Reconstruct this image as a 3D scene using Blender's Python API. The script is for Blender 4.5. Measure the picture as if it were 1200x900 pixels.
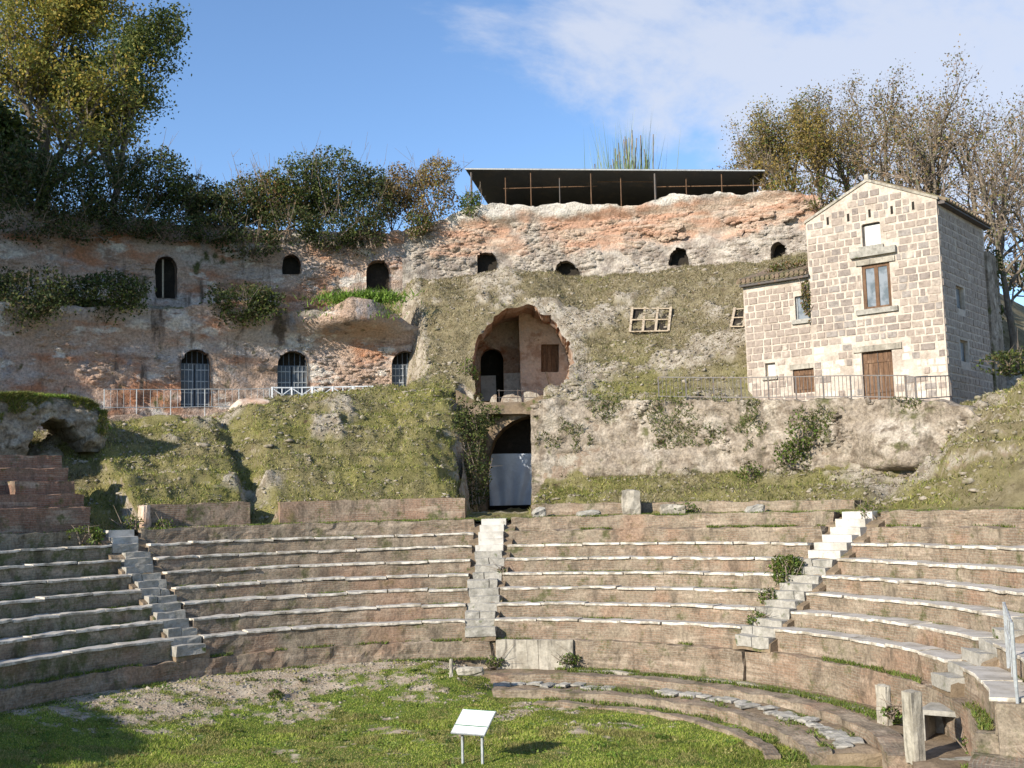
import bpy, math, random
import numpy as np
from mathutils import Matrix, Vector

random.seed(7)
RNG = np.random.default_rng(7)
scene = bpy.context.scene
for o in list(bpy.data.objects):
    bpy.data.objects.remove(o)
col = scene.collection
rad = math.radians

# ------------------------------------------------------------------ camera
FPX, PITCH, ROLL, HC = 1325.17, .1051, -.0265, 5.3      # fitted to the seat rows
CX, CY, R1, TR, RISE = -2.04, 23.92, 10.934, .6895, .42  # theatre centre, first seat radius
cr, sr, cp_, sp_ = math.cos(ROLL), math.sin(ROLL), math.cos(PITCH), math.sin(PITCH)
CRT = np.array([cr, -sr * sp_, sr * cp_])
CUP = np.array([-sr, -cr * sp_, cr * cp_])
CFW = np.array([0, cp_, sp_])
cam_d = bpy.data.cameras.new('camera')
cam = bpy.data.objects.new('camera', cam_d)
col.objects.link(cam)
cam.matrix_world = Matrix(((CRT[0], CUP[0], -CFW[0], 0), (CRT[1], CUP[1], -CFW[1], 0),
                           (CRT[2], CUP[2], -CFW[2], HC), (0, 0, 0, 1)))
cam_d.sensor_width = 36
cam_d.lens = FPX / 1200 * 36
cam_d.clip_end = 4000
scene.camera = cam

# ------------------------------------------------------------------ sky, sun, exposure
SUN_EL = rad(25)
SUN_DIR = Vector((.74 * math.cos(SUN_EL), .67 * math.cos(SUN_EL), -math.sin(SUN_EL))).normalized()  # travel direction
world = bpy.data.worlds.new('World')
scene.world = world
world.use_nodes = True
wt = world.node_tree
wt.nodes.clear()
w_out = wt.nodes.new('ShaderNodeOutputWorld')
w_bg = wt.nodes.new('ShaderNodeBackground')
w_sky = wt.nodes.new('ShaderNodeTexSky')
w_sky.sky_type = 'NISHITA'
w_sky.sun_disc = False
w_sky.sun_elevation = SUN_EL
w_sky.sun_rotation = math.atan2(-SUN_DIR.x, -SUN_DIR.y)
w_sky.air_density = 1.0
w_sky.dust_density = .15
w_sky.altitude = 900
w_sky.ozone_density = 4.0
w_bg.inputs['Strength'].default_value = .12
w_tc = wt.nodes.new('ShaderNodeTexCoord')
w_sep = wt.nodes.new('ShaderNodeSeparateXYZ')
wt.links.new(w_tc.outputs['Generated'], w_sep.inputs[0])
w_add = wt.nodes.new('ShaderNodeMath'); w_add.operation = 'ADD'; w_add.inputs[1].default_value = .22
wt.links.new(w_sep.outputs['Z'], w_add.inputs[0])
w_dx = wt.nodes.new('ShaderNodeMath'); w_dx.operation = 'DIVIDE'
w_dy = wt.nodes.new('ShaderNodeMath'); w_dy.operation = 'DIVIDE'
wt.links.new(w_sep.outputs['X'], w_dx.inputs[0]); wt.links.new(w_add.outputs[0], w_dx.inputs[1])
wt.links.new(w_sep.outputs['Y'], w_dy.inputs[0]); wt.links.new(w_add.outputs[0], w_dy.inputs[1])
w_cmb = wt.nodes.new('ShaderNodeCombineXYZ')
wt.links.new(w_dx.outputs[0], w_cmb.inputs[0]); wt.links.new(w_dy.outputs[0], w_cmb.inputs[1])
w_map = wt.nodes.new('ShaderNodeMapping')
w_map.inputs['Location'].default_value = (-.21, 6, 0)
w_map.inputs['Scale'].default_value = (.85, 1.1, 1)
wt.links.new(w_cmb.outputs[0], w_map.inputs[0])
w_n = wt.nodes.new('ShaderNodeTexNoise')
w_n.inputs['Scale'].default_value = 1.0
w_n.inputs['Detail'].default_value = 9
w_n.inputs['Roughness'].default_value = .6
w_n.inputs['Distortion'].default_value = .35
wt.links.new(w_map.outputs[0], w_n.inputs['Vector'])
w_mr = wt.nodes.new('ShaderNodeMapRange'); w_mr.interpolation_type = 'SMOOTHSTEP'
w_mr.inputs['From Min'].default_value = .505; w_mr.inputs['From Max'].default_value = .605
w_mr.inputs['To Max'].default_value = .8
wt.links.new(w_n.outputs['Fac'], w_mr.inputs['Value'])
w_mix = wt.nodes.new('ShaderNodeMix'); w_mix.data_type = 'RGBA'
wt.links.new(w_mr.outputs[0], w_mix.inputs['Factor'])
wt.links.new(w_sky.outputs[0], w_mix.inputs[6])
w_mix.inputs[7].default_value = (3.3, 3.5, 4.0, 1)
wt.links.new(w_mix.outputs[2], w_bg.inputs['Color'])
wt.links.new(w_bg.outputs[0], w_out.inputs[0])

sun_d = bpy.data.lights.new('sun', 'SUN')
sun_d.energy = 3.9
sun_d.angle = rad(.5)
sun_d.color = (1, .915, .78)
sun = bpy.data.objects.new('sun', sun_d)
col.objects.link(sun)
sun.location = (-40, -30, 60)
sun.rotation_euler = SUN_DIR.to_track_quat('-Z', 'Y').to_euler()

vs_ = scene.view_settings
vs_.view_transform = 'Standard'
vs_.look = 'None'
vs_.gamma = 1
vs_.use_curve_mapping = False
vs_.exposure = .92
scene.render.engine = 'CYCLES'

# ------------------------------------------------------------------ pixel <-> place
def ray(x, y):
    u = (x - 600) / FPX; v = (450 - y) / FPX
    return CRT * u + CUP * v + CFW
CAM = np.array([0, 0, HC])
def atY(x, y, Y):
    d = ray(x, y); return CAM + d * (Y / d[1])
def atZ(x, y, z):
    d = ray(x, y); return CAM + d * ((z - HC) / d[2])
def cyl(x, y, R):
    d = ray(x, y)
    a = d[0] ** 2 + d[1] ** 2; b = -2 * (d[0] * CX + d[1] * CY); c = CX * CX + CY * CY - R * R
    return CAM + d * ((-b + math.sqrt(b * b - 4 * a * c)) / (2 * a))
def pol(P):
    dx, dy = P[0] - CX, P[1] - CY
    return math.hypot(dx, dy), math.degrees(math.atan2(dx, dy))
def polar(R, th, z):
    t = np.radians(th)
    return np.stack(np.broadcast_arrays(CX + R * np.sin(t), CY + R * np.cos(t), z), -1)
def project(P):
    Q = np.asarray(P) - CAM
    z = Q @ CFW
    return np.stack([600 + FPX * (Q @ CRT) / z, 450 - FPX * (Q @ CUP) / z], -1)

# ------------------------------------------------------------------ noise
def _hash(i, j, k, s):
    h = (i.astype(np.int64) * 374761393 + j.astype(np.int64) * 668265263 + k.astype(np.int64) * 2147483647 + s * 1274126177) & 0xffffffff
    h = ((h ^ (h >> 13)) * 1274126177) & 0xffffffff
    h = h ^ (h >> 16)
    return (h & 0xffffff) / float(0xffffff)
def vnoise(P, s=0):
    P = np.asarray(P, float)
    I = np.floor(P).astype(np.int64); f = P - I
    f = f * f * f * (f * (f * 6 - 15) + 10)
    r = 0
    for a in (0, 1):
        for b in (0, 1):
            for c in (0, 1):
                w = (f[..., 0] if a else 1 - f[..., 0]) * (f[..., 1] if b else 1 - f[..., 1]) * (f[..., 2] if c else 1 - f[..., 2])
                r = r + w * _hash(I[..., 0] + a, I[..., 1] + b, I[..., 2] + c, s)
    return r * 2 - 1
def fbm(P, scale=1., oct=4, s=0, gain=.5):
    P = np.asarray(P, float) * scale; r = 0; a = 1; t = 0
    for i in range(oct):
        r = r + a * vnoise(P, s + i * 17); t += a; a *= gain; P = P * 2.03 + 11.3
    return r / t
def sstep(a, b, x):
    t = np.clip((np.asarray(x, float) - a) / (b - a), 0, 1); return t * t * (3 - 2 * t)

# ------------------------------------------------------------------ materials
class NT:
    def __init__(s, name):
        s.m = bpy.data.materials.new(name); s.m.use_nodes = True
        s.t = s.m.node_tree; s.t.nodes.clear()
        s.out = s.t.nodes.new('ShaderNodeOutputMaterial')
        s.b = s.t.nodes.new('ShaderNodeBsdfPrincipled')
        s.t.links.new(s.b.outputs[0], s.out.inputs[0])
        s.geo = s.t.nodes.new('ShaderNodeNewGeometry')
        s.pos = s.geo.outputs['Position']
    def n(s, ty): return s.t.nodes.new(ty)
    def set(s, inp, v):
        if hasattr(v, 'is_output'): s.t.links.new(v, inp)
        else: inp.default_value = v
    def map(s, vec, scale=(1, 1, 1), loc=(0, 0, 0)):
        m = s.n('ShaderNodeMapping'); m.inputs['Scale'].default_value = scale; m.inputs['Location'].default_value = loc
        s.t.links.new(vec, m.inputs[0]); return m.outputs[0]
    def noise(s, scale, detail=5, rough=.6, vec=None, dist=0, col=False):
        m = s.n('ShaderNodeTexNoise')
        if isinstance(scale, tuple):
            vec = s.map(vec or s.pos, scale); scale = 1
        s.t.links.new(vec or s.pos, m.inputs['Vector'])
        m.inputs['Scale'].default_value = scale; m.inputs['Detail'].default_value = detail
        m.inputs['Roughness'].default_value = rough; m.inputs['Distortion'].default_value = dist
        return m.outputs['Color' if col else 'Fac']
    def vor(s, scale, feat='F1', out='Distance', vec=None, rnd=1):
        m = s.n('ShaderNodeTexVoronoi'); m.feature = feat
        s.t.links.new(vec or s.pos, m.inputs['Vector']); m.inputs['Scale'].default_value = scale
        m.inputs['Randomness'].default_value = rnd
        return m.outputs[out]
    def rng(s, v, a, b, lo=0, hi=1):
        m = s.n('ShaderNodeMapRange'); m.interpolation_type = 'SMOOTHSTEP'
        s.set(m.inputs['Value'], v)
        for k, x in (('From Min', a), ('From Max', b), ('To Min', lo), ('To Max', hi)): m.inputs[k].default_value = x
        return m.outputs[0]
    def math(s, op, a, b=0.):
        m = s.n('ShaderNodeMath'); m.operation = op; s.set(m.inputs[0], a); s.set(m.inputs[1], b); return m.outputs[0]
    def mix(s, f, a, b, mode='MIX'):
        m = s.n('ShaderNodeMix'); m.data_type = 'RGBA'; m.blend_type = mode
        s.set(m.inputs['Factor'], f)
        for i, v in ((6, a), (7, b)):
            if hasattr(v, 'is_output'): s.t.links.new(v, m.inputs[i])
            else: m.inputs[i].default_value = (*v, 1)
        return m.outputs[2]
    def attr(s, name, out='Color'):
        m = s.n('ShaderNodeAttribute'); m.attribute_name = name; return m.outputs[out]
    def uv(s):
        return s.n('ShaderNodeUVMap').outputs[0]
    def bump(s, h, strength=.5, dist=.05, prev=None):
        m = s.n('ShaderNodeBump'); s.set(m.inputs['Height'], h)
        m.inputs['Strength'].default_value = strength; m.inputs['Distance'].default_value = dist
        if prev is not None: s.t.links.new(prev, m.inputs['Normal'])
        return m.outputs[0]
    def fin(s, color, rough=.9, normal=None, spec=.25, metal=0):
        s.set(s.b.inputs['Base Color'], color if hasattr(color, 'is_output') else (*color, 1))
        s.set(s.b.inputs['Roughness'], rough)
        s.b.inputs['Specular IOR Level'].default_value = spec
        s.b.inputs['Metallic'].default_value = metal
        if normal is not None: s.t.links.new(normal, s.b.inputs['Normal'])
        return s.m

def layered(name, base, layers, bumps=((14, .5, .04),), rough=.92, spec=.2, vary=.25):
    """base colour, then (colour, noise scale, lo, hi) patches."""
    t = NT(name); c = base
    for i, (cl, sc, lo, hi) in enumerate(layers):
        v = t.map(t.pos, (1, 1, 1), (i * 7.3, i * 3.1, i * 5.7))
        if isinstance(sc, tuple): v = t.map(v, sc); sc = 1
        c = t.mix(t.rng(t.noise(sc, 6, .62, v), lo, hi), c, cl)
    if vary:
        g = t.rng(t.noise(9, 5, .7), .25, .75, 1 - vary, 1 + vary * .6)
        m = t.n('ShaderNodeVectorMath'); m.operation = 'SCALE'
        if hasattr(c, 'is_output'): t.t.links.new(c, m.inputs[0])
        else: m.inputs[0].default_value = c
        t.t.links.new(g, m.inputs['Scale']); c = m.outputs[0]
    nrm = None
    for sc, st, d in bumps:
        nrm = t.bump(t.noise(sc, 6, .65), st, d, nrm)
    return t.fin(c, rough, nrm, spec)

def brickmat(name, cols, mortar, moss, moss_amt=.58, w=.3, h=.065, bleach=None):
    t = NT(name); uv = t.uv()
    b = t.n('ShaderNodeTexBrick'); t.t.links.new(uv, b.inputs['Vector'])
    b.inputs['Color1'].default_value = (*cols[0], 1); b.inputs['Color2'].default_value = (*cols[1], 1)
    b.inputs['Mortar'].default_value = (*mortar, 1); b.inputs['Scale'].default_value = 1
    b.inputs['Brick Width'].default_value = w; b.inputs['Row Height'].default_value = h
    b.inputs['Mortar Size'].default_value = .011; b.inputs['Mortar Smooth'].default_value = .3; b.inputs['Bias'].default_value = -.1
    c = b.outputs['Color']
    c = t.mix(t.rng(t.noise(1.1, 6, .65), .42, .66), c, cols[2])
    c = t.mix(t.rng(t.noise((.7, .7, 5), 5, .6), .52, .7, 0, .75), c, bleach or (.44, .36, .28))
    c = t.mix(t.rng(t.noise(1.7, 7, .72, t.map(t.pos, (1, 1, 1), (9, 2, 4))), moss_amt, moss_amt + .14, 0, .8), c, moss)
    c = t.mix(t.rng(t.noise(.45, 5, .6, t.map(t.pos, (1, 1, 1), (3, 8, 1))), .52, .66, 0, .4), c, (.33, .19, .125))
    c = t.mix(t.rng(t.noise((2.2, 2.2, .9), 6, .7, t.map(t.pos, (1, 1, 1), (5, 1, 7))), .50, .68, 0, .7), c, (.10, .082, .062))
    g = t.rng(t.noise(14, 4, .75), .2, .8, .55, 1.25)
    m = t.n('ShaderNodeVectorMath'); m.operation = 'SCALE'; t.t.links.new(c, m.inputs[0]); t.t.links.new(g, m.inputs['Scale'])
    n1 = t.bump(b.outputs['Fac'], -.6, .02)
    n2 = t.bump(t.noise(16, 6, .7), .6, .03, n1)
    return t.fin(m.outputs[0], .93, n2, .15)

MOSS = (.075, .10, .025)
M = {}
M['brick'] = brickmat('seat brick', ((.28, .20, .142), (.18, .138, .10), (.29, .24, .18)), (.26, .225, .175), (.075, .085, .028), .53)
M['brick_red'] = brickmat('podium brick', ((.31, .20, .14), (.23, .15, .105), (.33, .26, .195)), (.32, .27, .21), MOSS, .50)
M['brick_mossy'] = brickmat('mossy seat brick', ((.28, .22, .16), (.20, .165, .12), (.28, .25, .185)), (.27, .25, .19), (.075, .095, .03), .46)
M['brick_terrace'] = brickmat('terrace brick', ((.29, .15, .10), (.21, .11, .08), (.27, .18, .13)), (.27, .21, .16), MOSS, .54)
def marblemat():
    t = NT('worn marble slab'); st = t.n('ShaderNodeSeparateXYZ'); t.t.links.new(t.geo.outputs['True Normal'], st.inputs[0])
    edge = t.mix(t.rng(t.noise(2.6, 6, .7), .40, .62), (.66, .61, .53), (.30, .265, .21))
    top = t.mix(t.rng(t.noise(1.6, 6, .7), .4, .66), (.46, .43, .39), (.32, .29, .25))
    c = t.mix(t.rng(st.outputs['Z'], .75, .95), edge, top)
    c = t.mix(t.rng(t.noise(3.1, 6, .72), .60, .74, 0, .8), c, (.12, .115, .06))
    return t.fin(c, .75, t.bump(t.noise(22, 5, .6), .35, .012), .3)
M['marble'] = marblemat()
M['new_marble'] = layered('white marble step', (.54, .515, .47), [((.38, .355, .31), 2.2, .42, .66), ((.26, .24, .19), 5., .58, .72)], ((20, .2, .01),), .6, .4, .08)
M['grey_stone'] = layered('grey step stone', (.36, .34, .30), [((.22, .21, .18), 2., .45, .7), ((.46, .44, .4), 3.3, .55, .75), (MOSS, 2.6, .6, .72)], ((15, .6, .03),))
M['pale_stone'] = layered('pale limestone', (.42, .385, .32), [((.29, .26, .21), 1.6, .42, .62), ((.17, .155, .13), (7, 7, 1.0), .50, .70)], ((14, .5, .03),))
M['earth'] = layered('packed earth', (.20, .15, .10), [((.29, .22, .15), 1.2, .45, .65), (MOSS, 1.5, .55, .68)], ((20, .7, .04),))
M['cliff'] = layered('ruined brick cliff', (.58, .42, .32), [
    ((.52, .25, .14), (.35, .35, .8), .47, .64), ((.58, .50, .45), (.28, .28, .8), .46, .64),
    ((.80, .73, .65), (.5, .5, 1.1), .545, .635), ((.33, .22, .16), (.5, .5, 1.6), .56, .70), ((.36, .33, .33), (.8, .8, .5), .56, .7),
    ((.15, .115, .09), (1.3, 1.3, .22), .55, .70), ((.10, .105, .04), (.9, .9, .6), .60, .70)],
    ((2.5, .6, .3), (10, .8, .1)), vary=.4)
def upper_wall_mat():
    t = NT('upper ruined wall'); sep = t.n('ShaderNodeSeparateXYZ'); t.t.links.new(t.pos, sep.inputs[0])
    wob = t.math('MULTIPLY', t.math('SUBTRACT', t.noise(.5, 5), .5), 2.6)
    z = t.math('ADD', sep.outputs['Z'], wob)
    c = t.mix(t.rng(t.noise(1.6, 6, .7), .38, .62), (.56, .50, .43), (.32, .27, .23))
    red = t.mix(t.rng(t.noise((.5, .5, 3), 5, .6), .40, .62), (.54, .33, .23), (.58, .45, .35))
    c = t.mix(t.math('MULTIPLY', t.rng(z, HC + 12.7, HC + 13.2), t.rng(t.noise(.35, 3, .5), .34, .46)), c, red)
    c = t.mix(t.rng(z, HC + 14.6, HC + 15.0), c, (.66, .61, .54))
    c = t.mix(t.rng(t.noise((.6, .6, 2.5), 6, .68), .60, .72), c, (.20, .15, .12))
    g = t.rng(t.noise(8, 5, .7), .25, .75, .6, 1.15)
    m = t.n('ShaderNodeVectorMath'); m.operation = 'SCALE'; t.t.links.new(c, m.inputs[0]); t.t.links.new(g, m.inputs['Scale'])
    n1 = t.bump(t.noise(3, 6, .65), .6, .2); n1 = t.bump(t.noise(12, 6, .65), .7, .06, n1)
    return t.fin(m.outputs[0], .93, n1, .15)
M['upper_wall'] = upper_wall_mat()
M['rubble'] = layered('rubble masonry', (.34, .285, .225), [((.48, .42, .345), .9, .48, .64), ((.20, .16, .12), 2.2, .48, .66), ((.16, .135, .10), (2.4, 2.4, .7), .54, .7), ((.13, .125, .06), 1.1, .57, .68)], ((5, .8, .15), (18, .6, .04)), vary=.45)
M['stone_bits'] = layered('loose stone', (.40, .35, .285), [((.24, .205, .15), 4.5, .40, .60), ((.17, .16, .085), 2.5, .50, .66), ((.52, .47, .40), 7., .58, .7)], ((20, .5, .03),), vary=.3)
M['vault'] = layered('vault plaster and brick', (.44, .29, .20), [((.56, .45, .36), .55, .47, .6), ((.34, .14, .07), .8, .56, .68), ((.20, .13, .1), 1.6, .58, .72)], ((4, .6, .15), (16, .5, .04)), vary=.3)
M['plaster'] = layered('pinkish plaster', (.64, .51, .41), [((.42, .28, .20), .9, .48, .64), ((.62, .54, .46), 1.6, .54, .7), ((.3, .2, .14), 3, .62, .75)], ((8, .5, .06),), vary=.2)
M['mortar'] = layered('cream mortar', (.54, .465, .39), [((.40, .335, .275), 1.5, .44, .66)], ((20, .6, .02),))
M['limewash'] = layered('limewashed tufa', (.64, .58, .50), [((.47, .40, .33), 2., .46, .64)], ((12, .5, .02),))
for i, c in enumerate([(.335, .275, .232), (.27, .228, .20), (.385, .32, .268), (.315, .278, .25)]):
    M['tufa%d' % i] = layered('tufa block %d' % i, c, [(tuple(v * .68 for v in c), 5., .48, .7), (tuple(min(1, v * 1.35) for v in c), 3., .58, .75), ((.54, .475, .40), 1.1, .57, .72)], ((25, .7, .02),), vary=.2)
M['wood'] = layered('weathered wood', (.155, .088, .05), [((.09, .055, .035), (14, 14, 1.2), .45, .65), ((.24, .15, .095), (9, 9, .8), .52, .70)], ((30, .3, .01),), .75)
M['pale_wood'] = layered('bleached timber', (.46, .38, .28), [((.3, .23, .16), (9, 9, 1.2), .45, .65)], ((30, .3, .01),), .8)
M['iron'] = layered('rusty iron', (.075, .065, .06), [((.16, .09, .055), 6., .5, .7)], ((40, .2, .005),), .6, .4)
M['rail_iron'] = layered('dull grey iron', (.17, .155, .145), [((.2, .13, .09), 6., .5, .7)], ((40, .2, .005),), .6, .4)
M['grey_metal'] = layered('galvanised metal', (.36, .38, .39), [((.25, .26, .27), 4., .5, .7)], ((40, .1, .003),), .45, .5)
M['white_rail'] = layered('white painted metal', (.66, .69, .72), [((.48, .47, .45), 5., .55, .75)], ((30, .1, .003),), .55, .4)
M['gate'] = layered('blue grey gate', (.085, .105, .13), [((.13, .12, .11), 3., .5, .7)], ((20, .2, .005),), .6, .4)
M['dark'] = layered('opening shade', (.03, .025, .02), [((.05, .04, .03), 2., .5, .7)], ((10, .5, .05),))  # near-black colour stands in for shade in openings, rooms and vent slots
M['roofsheet'] = layered('dark corrugated sheet', (.045, .047, .05), [((.08, .07, .06), 1.5, .5, .7)], ((20, .2, .01),), .6, .4)
M['rooftile'] = layered('mossy roof tile', (.25, .185, .135), [((.15, .135, .075), 2., .42, .6), ((.17, .12, .09), 5., .5, .7)], ((15, .5, .03),))
M['tarp'] = layered('pale blue plastic sheet', (.50, .55, .62), [((.42, .46, .53), 1.3, .45, .65)], ((6, .5, .05),), .4, .5, .06)
M['bark'] = layered('bark', (.15, .12, .09), [((.23, .2, .16), (8, 8, 1.5), .45, .65), ((.09, .1, .045), 2., .55, .7)], ((25, .8, .03),))
M['twig'] = layered('grey brown twig', (.27, .215, .165), [((.17, .13, .10), 2., .45, .65)], ((25, .3, .01),))
def glassmat():
    t = NT('window glass'); c = t.mix(t.rng(t.noise(2.5, 3), .4, .65), (.20, .22, .24), (.09, .11, .12))
    return t.fin(c, .22, None, .6)
M['glass'] = glassmat()
def curtainmat():
    t = NT('curtained pane'); return t.fin(t.mix(t.rng(t.noise((9, 9, .6), 3), .4, .65), (.62, .62, .58), (.46, .46, .43)), .35, None, .5)
M['curtain'] = curtainmat()
def leafmat(name, trans=.35):
    t = NT(name); c = t.attr('col')
    t.fin(c, .6, None, .25)
    tr = t.n('ShaderNodeBsdfTranslucent'); t.t.links.new(c, tr.inputs[0])
    ms = t.n('ShaderNodeMixShader'); ms.inputs[0].default_value = trans
    t.t.links.new(t.b.outputs[0], ms.inputs[1]); t.t.links.new(tr.outputs[0], ms.inputs[2]); t.t.links.new(ms.outputs[0], t.out.inputs[0])
    return t.m
M['leaf'] = leafmat('leaf')
M['grass'] = leafmat('grass blade', .3)
def groundmat():
    t = NT('orchestra ground'); d = t.attr('dirt', 'Fac')
    g = t.mix(t.rng(t.noise(2.2, 6, .7), .35, .65), (.085, .13, .025), (.15, .20, .04))
    g = t.mix(t.rng(t.noise(5, 5, .7), .58, .75), g, (.17, .16, .05))
    e = t.mix(t.rng(t.noise(1.7, 6, .7), .35, .65), (.33, .25, .175), (.50, .42, .32))
    e = t.mix(t.rng(t.noise(7, 5, .7), .6, .75), e, (.2, .15, .1))
    c = t.mix(t.rng(t.math('ADD', d, t.math('MULTIPLY', t.math('SUBTRACT', t.noise(6, 5, .7), .5), .5)), .4, .6), g, e)
    return t.fin(c, .95, t.bump(t.noise(18, 6, .7), .8, .05), .1)
M['ground'] = groundmat()
def hillmat():
    t = NT('grassy ruin slope'); w = t.attr('dry', 'Fac')
    g = t.mix(t.rng(t.noise(1.6, 6, .7), .36, .64), (.17, .165, .05), (.29, .265, .095))
    dry = t.mix(t.rng(t.noise(2., 6, .7), .36, .64), (.20, .165, .095), (.32, .27, .165))
    c = t.mix(w, g, dry)
    c = t.mix(t.rng(t.noise(3.3, 7, .72), .55, .68, 0, .85), c, (.42, .37, .28))
    c = t.mix(t.rng(t.noise(2.1, 6, .7, t.map(t.pos, (1, 1, 1), (4, 9, 2))), .58, .7), c, (.12, .085, .055))
    n1 = t.bump(t.noise(3, 7, .75), .8, .25); n1 = t.bump(t.noise(9, 6, .75), .9, .1, n1)
    st = t.n('ShaderNodeSeparateXYZ'); t.t.links.new(t.geo.outputs['Normal'], st.inputs[0])
    c2 = t.mix(t.rng(t.noise(2.2, 6, .7), .4, .6), (.36, .27, .2), (.54, .48, .39))
    c = t.mix(t.rng(st.outputs['Z'], .30, .5), c2, c)
    c = t.mix(t.attr('pale', 'Fac'), c, t.mix(t.rng(t.noise(2.6, 6, .7), .4, .62), (.54, .48, .39), (.29, .24, .18)))
    return t.fin(c, .95, n1, .1)
M['hill'] = hillmat()
def boardmat():
    t = NT('printed panel'); uv = t.uv(); sep = t.n('ShaderNodeSeparateXYZ'); t.t.links.new(uv, sep.inputs[0])
    ln = t.math('PINGPONG', sep.outputs['Y'], .022)
    txt = t.math('MULTIPLY', t.rng(ln, .012, .015), t.rng(t.noise((60, 25, 1), 2, .5, uv), .42, .5))
    inx = t.math('MULTIPLY', t.rng(sep.outputs['X'], .07, .075), t.rng(sep.outputs['X'], .80, .795))
    c = t.mix(t.math('MULTIPLY', t.math('MULTIPLY', txt, inx), .75), (.80, .80, .78), (.40, .22, .2))
    return t.fin(c, .35, None, .5)
M['board'] = boardmat()
M['green_trim'] = layered('dark green strip', (.07, .17, .11), [], ((30, .1, .003),), .5, .4, 0)
M['orange_brick'] = layered('orange brick', (.45, .2, .12), [((.33, .15, .1), 2., .45, .65)], ((15, .5, .03),))

# ------------------------------------------------------------------ object helpers
ORG = {}
def tag(o, label, cat, group=None):
    o['label'] = label; o['category'] = cat
    if group: o['group'] = group
    return o
def thing(name, label, cat, loc, group=None):
    o = bpy.data.objects.new(name, None); col.objects.link(o)
    o.location = loc; o.empty_display_size = .2
    ORG[o.name] = np.array(loc, float)
    return tag(o, label, cat, group)
def mesh_np(name, V, Fc, mat, uv=None, attrs=None, smooth=False):
    me = bpy.data.meshes.new(name)
    V = np.asarray(V, np.float32)
    if isinstance(Fc, np.ndarray):
        n, k = Fc.shape
        me.vertices.add(len(V)); me.vertices.foreach_set('co', V.ravel())
        me.loops.add(n * k); me.loops.foreach_set('vertex_index', Fc.astype(np.int32).ravel())
        me.polygons.add(n); me.polygons.foreach_set('loop_start', (np.arange(n) * k).astype(np.int32))
        try: me.polygons.foreach_set('loop_total', np.full(n, k, np.int32))
        except Exception: pass
        me.update(calc_edges=True)
    else:
        me.from_pydata(V.tolist(), [], Fc)
    if uv is not None:
        l = me.uv_layers.new(name='UVMap')
        li = np.empty(len(me.loops), np.int32); me.loops.foreach_get('vertex_index', li)
        l.data.foreach_set('uv', np.asarray(uv, np.float32)[li].ravel())
    if attrs:
        for k, a in attrs.items():
            a = np.asarray(a, np.float32)
            if a.ndim == 1:
                at = me.attributes.new(k, 'FLOAT', 'POINT'); at.data.foreach_set('value', a)
            else:
                at = me.attributes.new(k, 'FLOAT_COLOR', 'POINT')
                at.data.foreach_set('color', np.concatenate([a, np.ones((len(a), 1), np.float32)], 1).ravel())
    if smooth: me.polygons.foreach_set('use_smooth', np.ones(len(me.polygons), bool))
    me.validate(); me.update()
    if mat is not None: me.materials.append(mat)
    return me
def add(name, V, Fc, mat, parent=None, **kw):
    """link one mesh; V in world coordinates"""
    V = np.asarray(V, float)
    if parent is not None: o0 = ORG[parent.name]
    else:
        o0 = np.array([(V[:, 0].min() + V[:, 0].max()) / 2, (V[:, 1].min() + V[:, 1].max()) / 2, V[:, 2].min()])
    o = bpy.data.objects.new(name, mesh_np(name, V - o0, Fc, mat, **kw)); col.objects.link(o)
    if parent is not None: o.parent = parent
    else: o.location = o0
    ORG[o.name] = o0
    return o
def struct(o, kind='structure'):
    o['kind'] = kind; return o
class MB:
    def __init__(s): s.v = []; s.f = []
    def quad(s, a, b, c, d):
        i = len(s.v); s.v += [a, b, c, d]; s.f.append((i, i + 1, i + 2, i + 3))
    def hexa(s, p):      # 8 points: bottom 0-3, top 4-7
        i = len(s.v); s.v += [tuple(q) for q in p]
        for f in ((0, 3, 2, 1), (4, 5, 6, 7), (0, 1, 5, 4), (1, 2, 6, 5), (2, 3, 7, 6), (3, 0, 4, 7)): s.f.append(tuple(i + k for k in f))
    def box(s, c, ax, ay, az, hx, hy, hz):
        c, ax, ay, az = (np.asarray(q, float) for q in (c, ax, ay, az))
        p = []
        for sz in (-1, 1):
            for sx, sy in ((-1, -1), (1, -1), (1, 1), (-1, 1)): p.append(c + ax * hx * sx + ay * hy * sy + az * hz * sz)
        s.hexa(p)
    def bar(s, a, b, w, h=None, n=4):
        a, b = np.asarray(a, float), np.asarray(b, float); h = h or w
        d = b - a; L = np.linalg.norm(d); d = d / L
        up = np.array([0, 0, 1.]) if abs(d[2]) < .9 else np.array([0, 1., 0])
        x = np.cross(d, up); x /= np.linalg.norm(x); y = np.cross(x, d)
        s.box((a + b) / 2, x, y, d, w / 2, h / 2, L / 2)
    def tube(s, pts, rs, n=6, cap=True):
        pts = [np.asarray(p, float) for p in pts]; base = len(s.v); m = len(pts)
        for k in range(m):
            d = pts[min(k + 1, m - 1)] - pts[max(k - 1, 0)]; d = d / (np.linalg.norm(d) + 1e-9)
            up = np.array([0, 0, 1.]) if abs(d[2]) < .9 else np.array([1., 0, 0])
            x = np.cross(d, up); x /= np.linalg.norm(x); y = np.cross(x, d)
            for j in range(n):
                a = 2 * math.pi * j / n
                s.v.append(tuple(pts[k] + (x * math.cos(a) + y * math.sin(a)) * rs[k]))
        for k in range(m - 1):
            for j in range(n):
                s.f.append((base + k * n + j, base + k * n + (j + 1) % n, base + (k + 1) * n + (j + 1) % n, base + (k + 1) * n + j))
        if cap:
            s.f.append(tuple(base + j for j in range(n))[::-1]); s.f.append(tuple(base + (m - 1) * n + j for j in range(n)))
    def build(s, name, mat, parent=None, **kw): return add(name, s.v, s.f, mat, parent, **kw)

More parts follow.
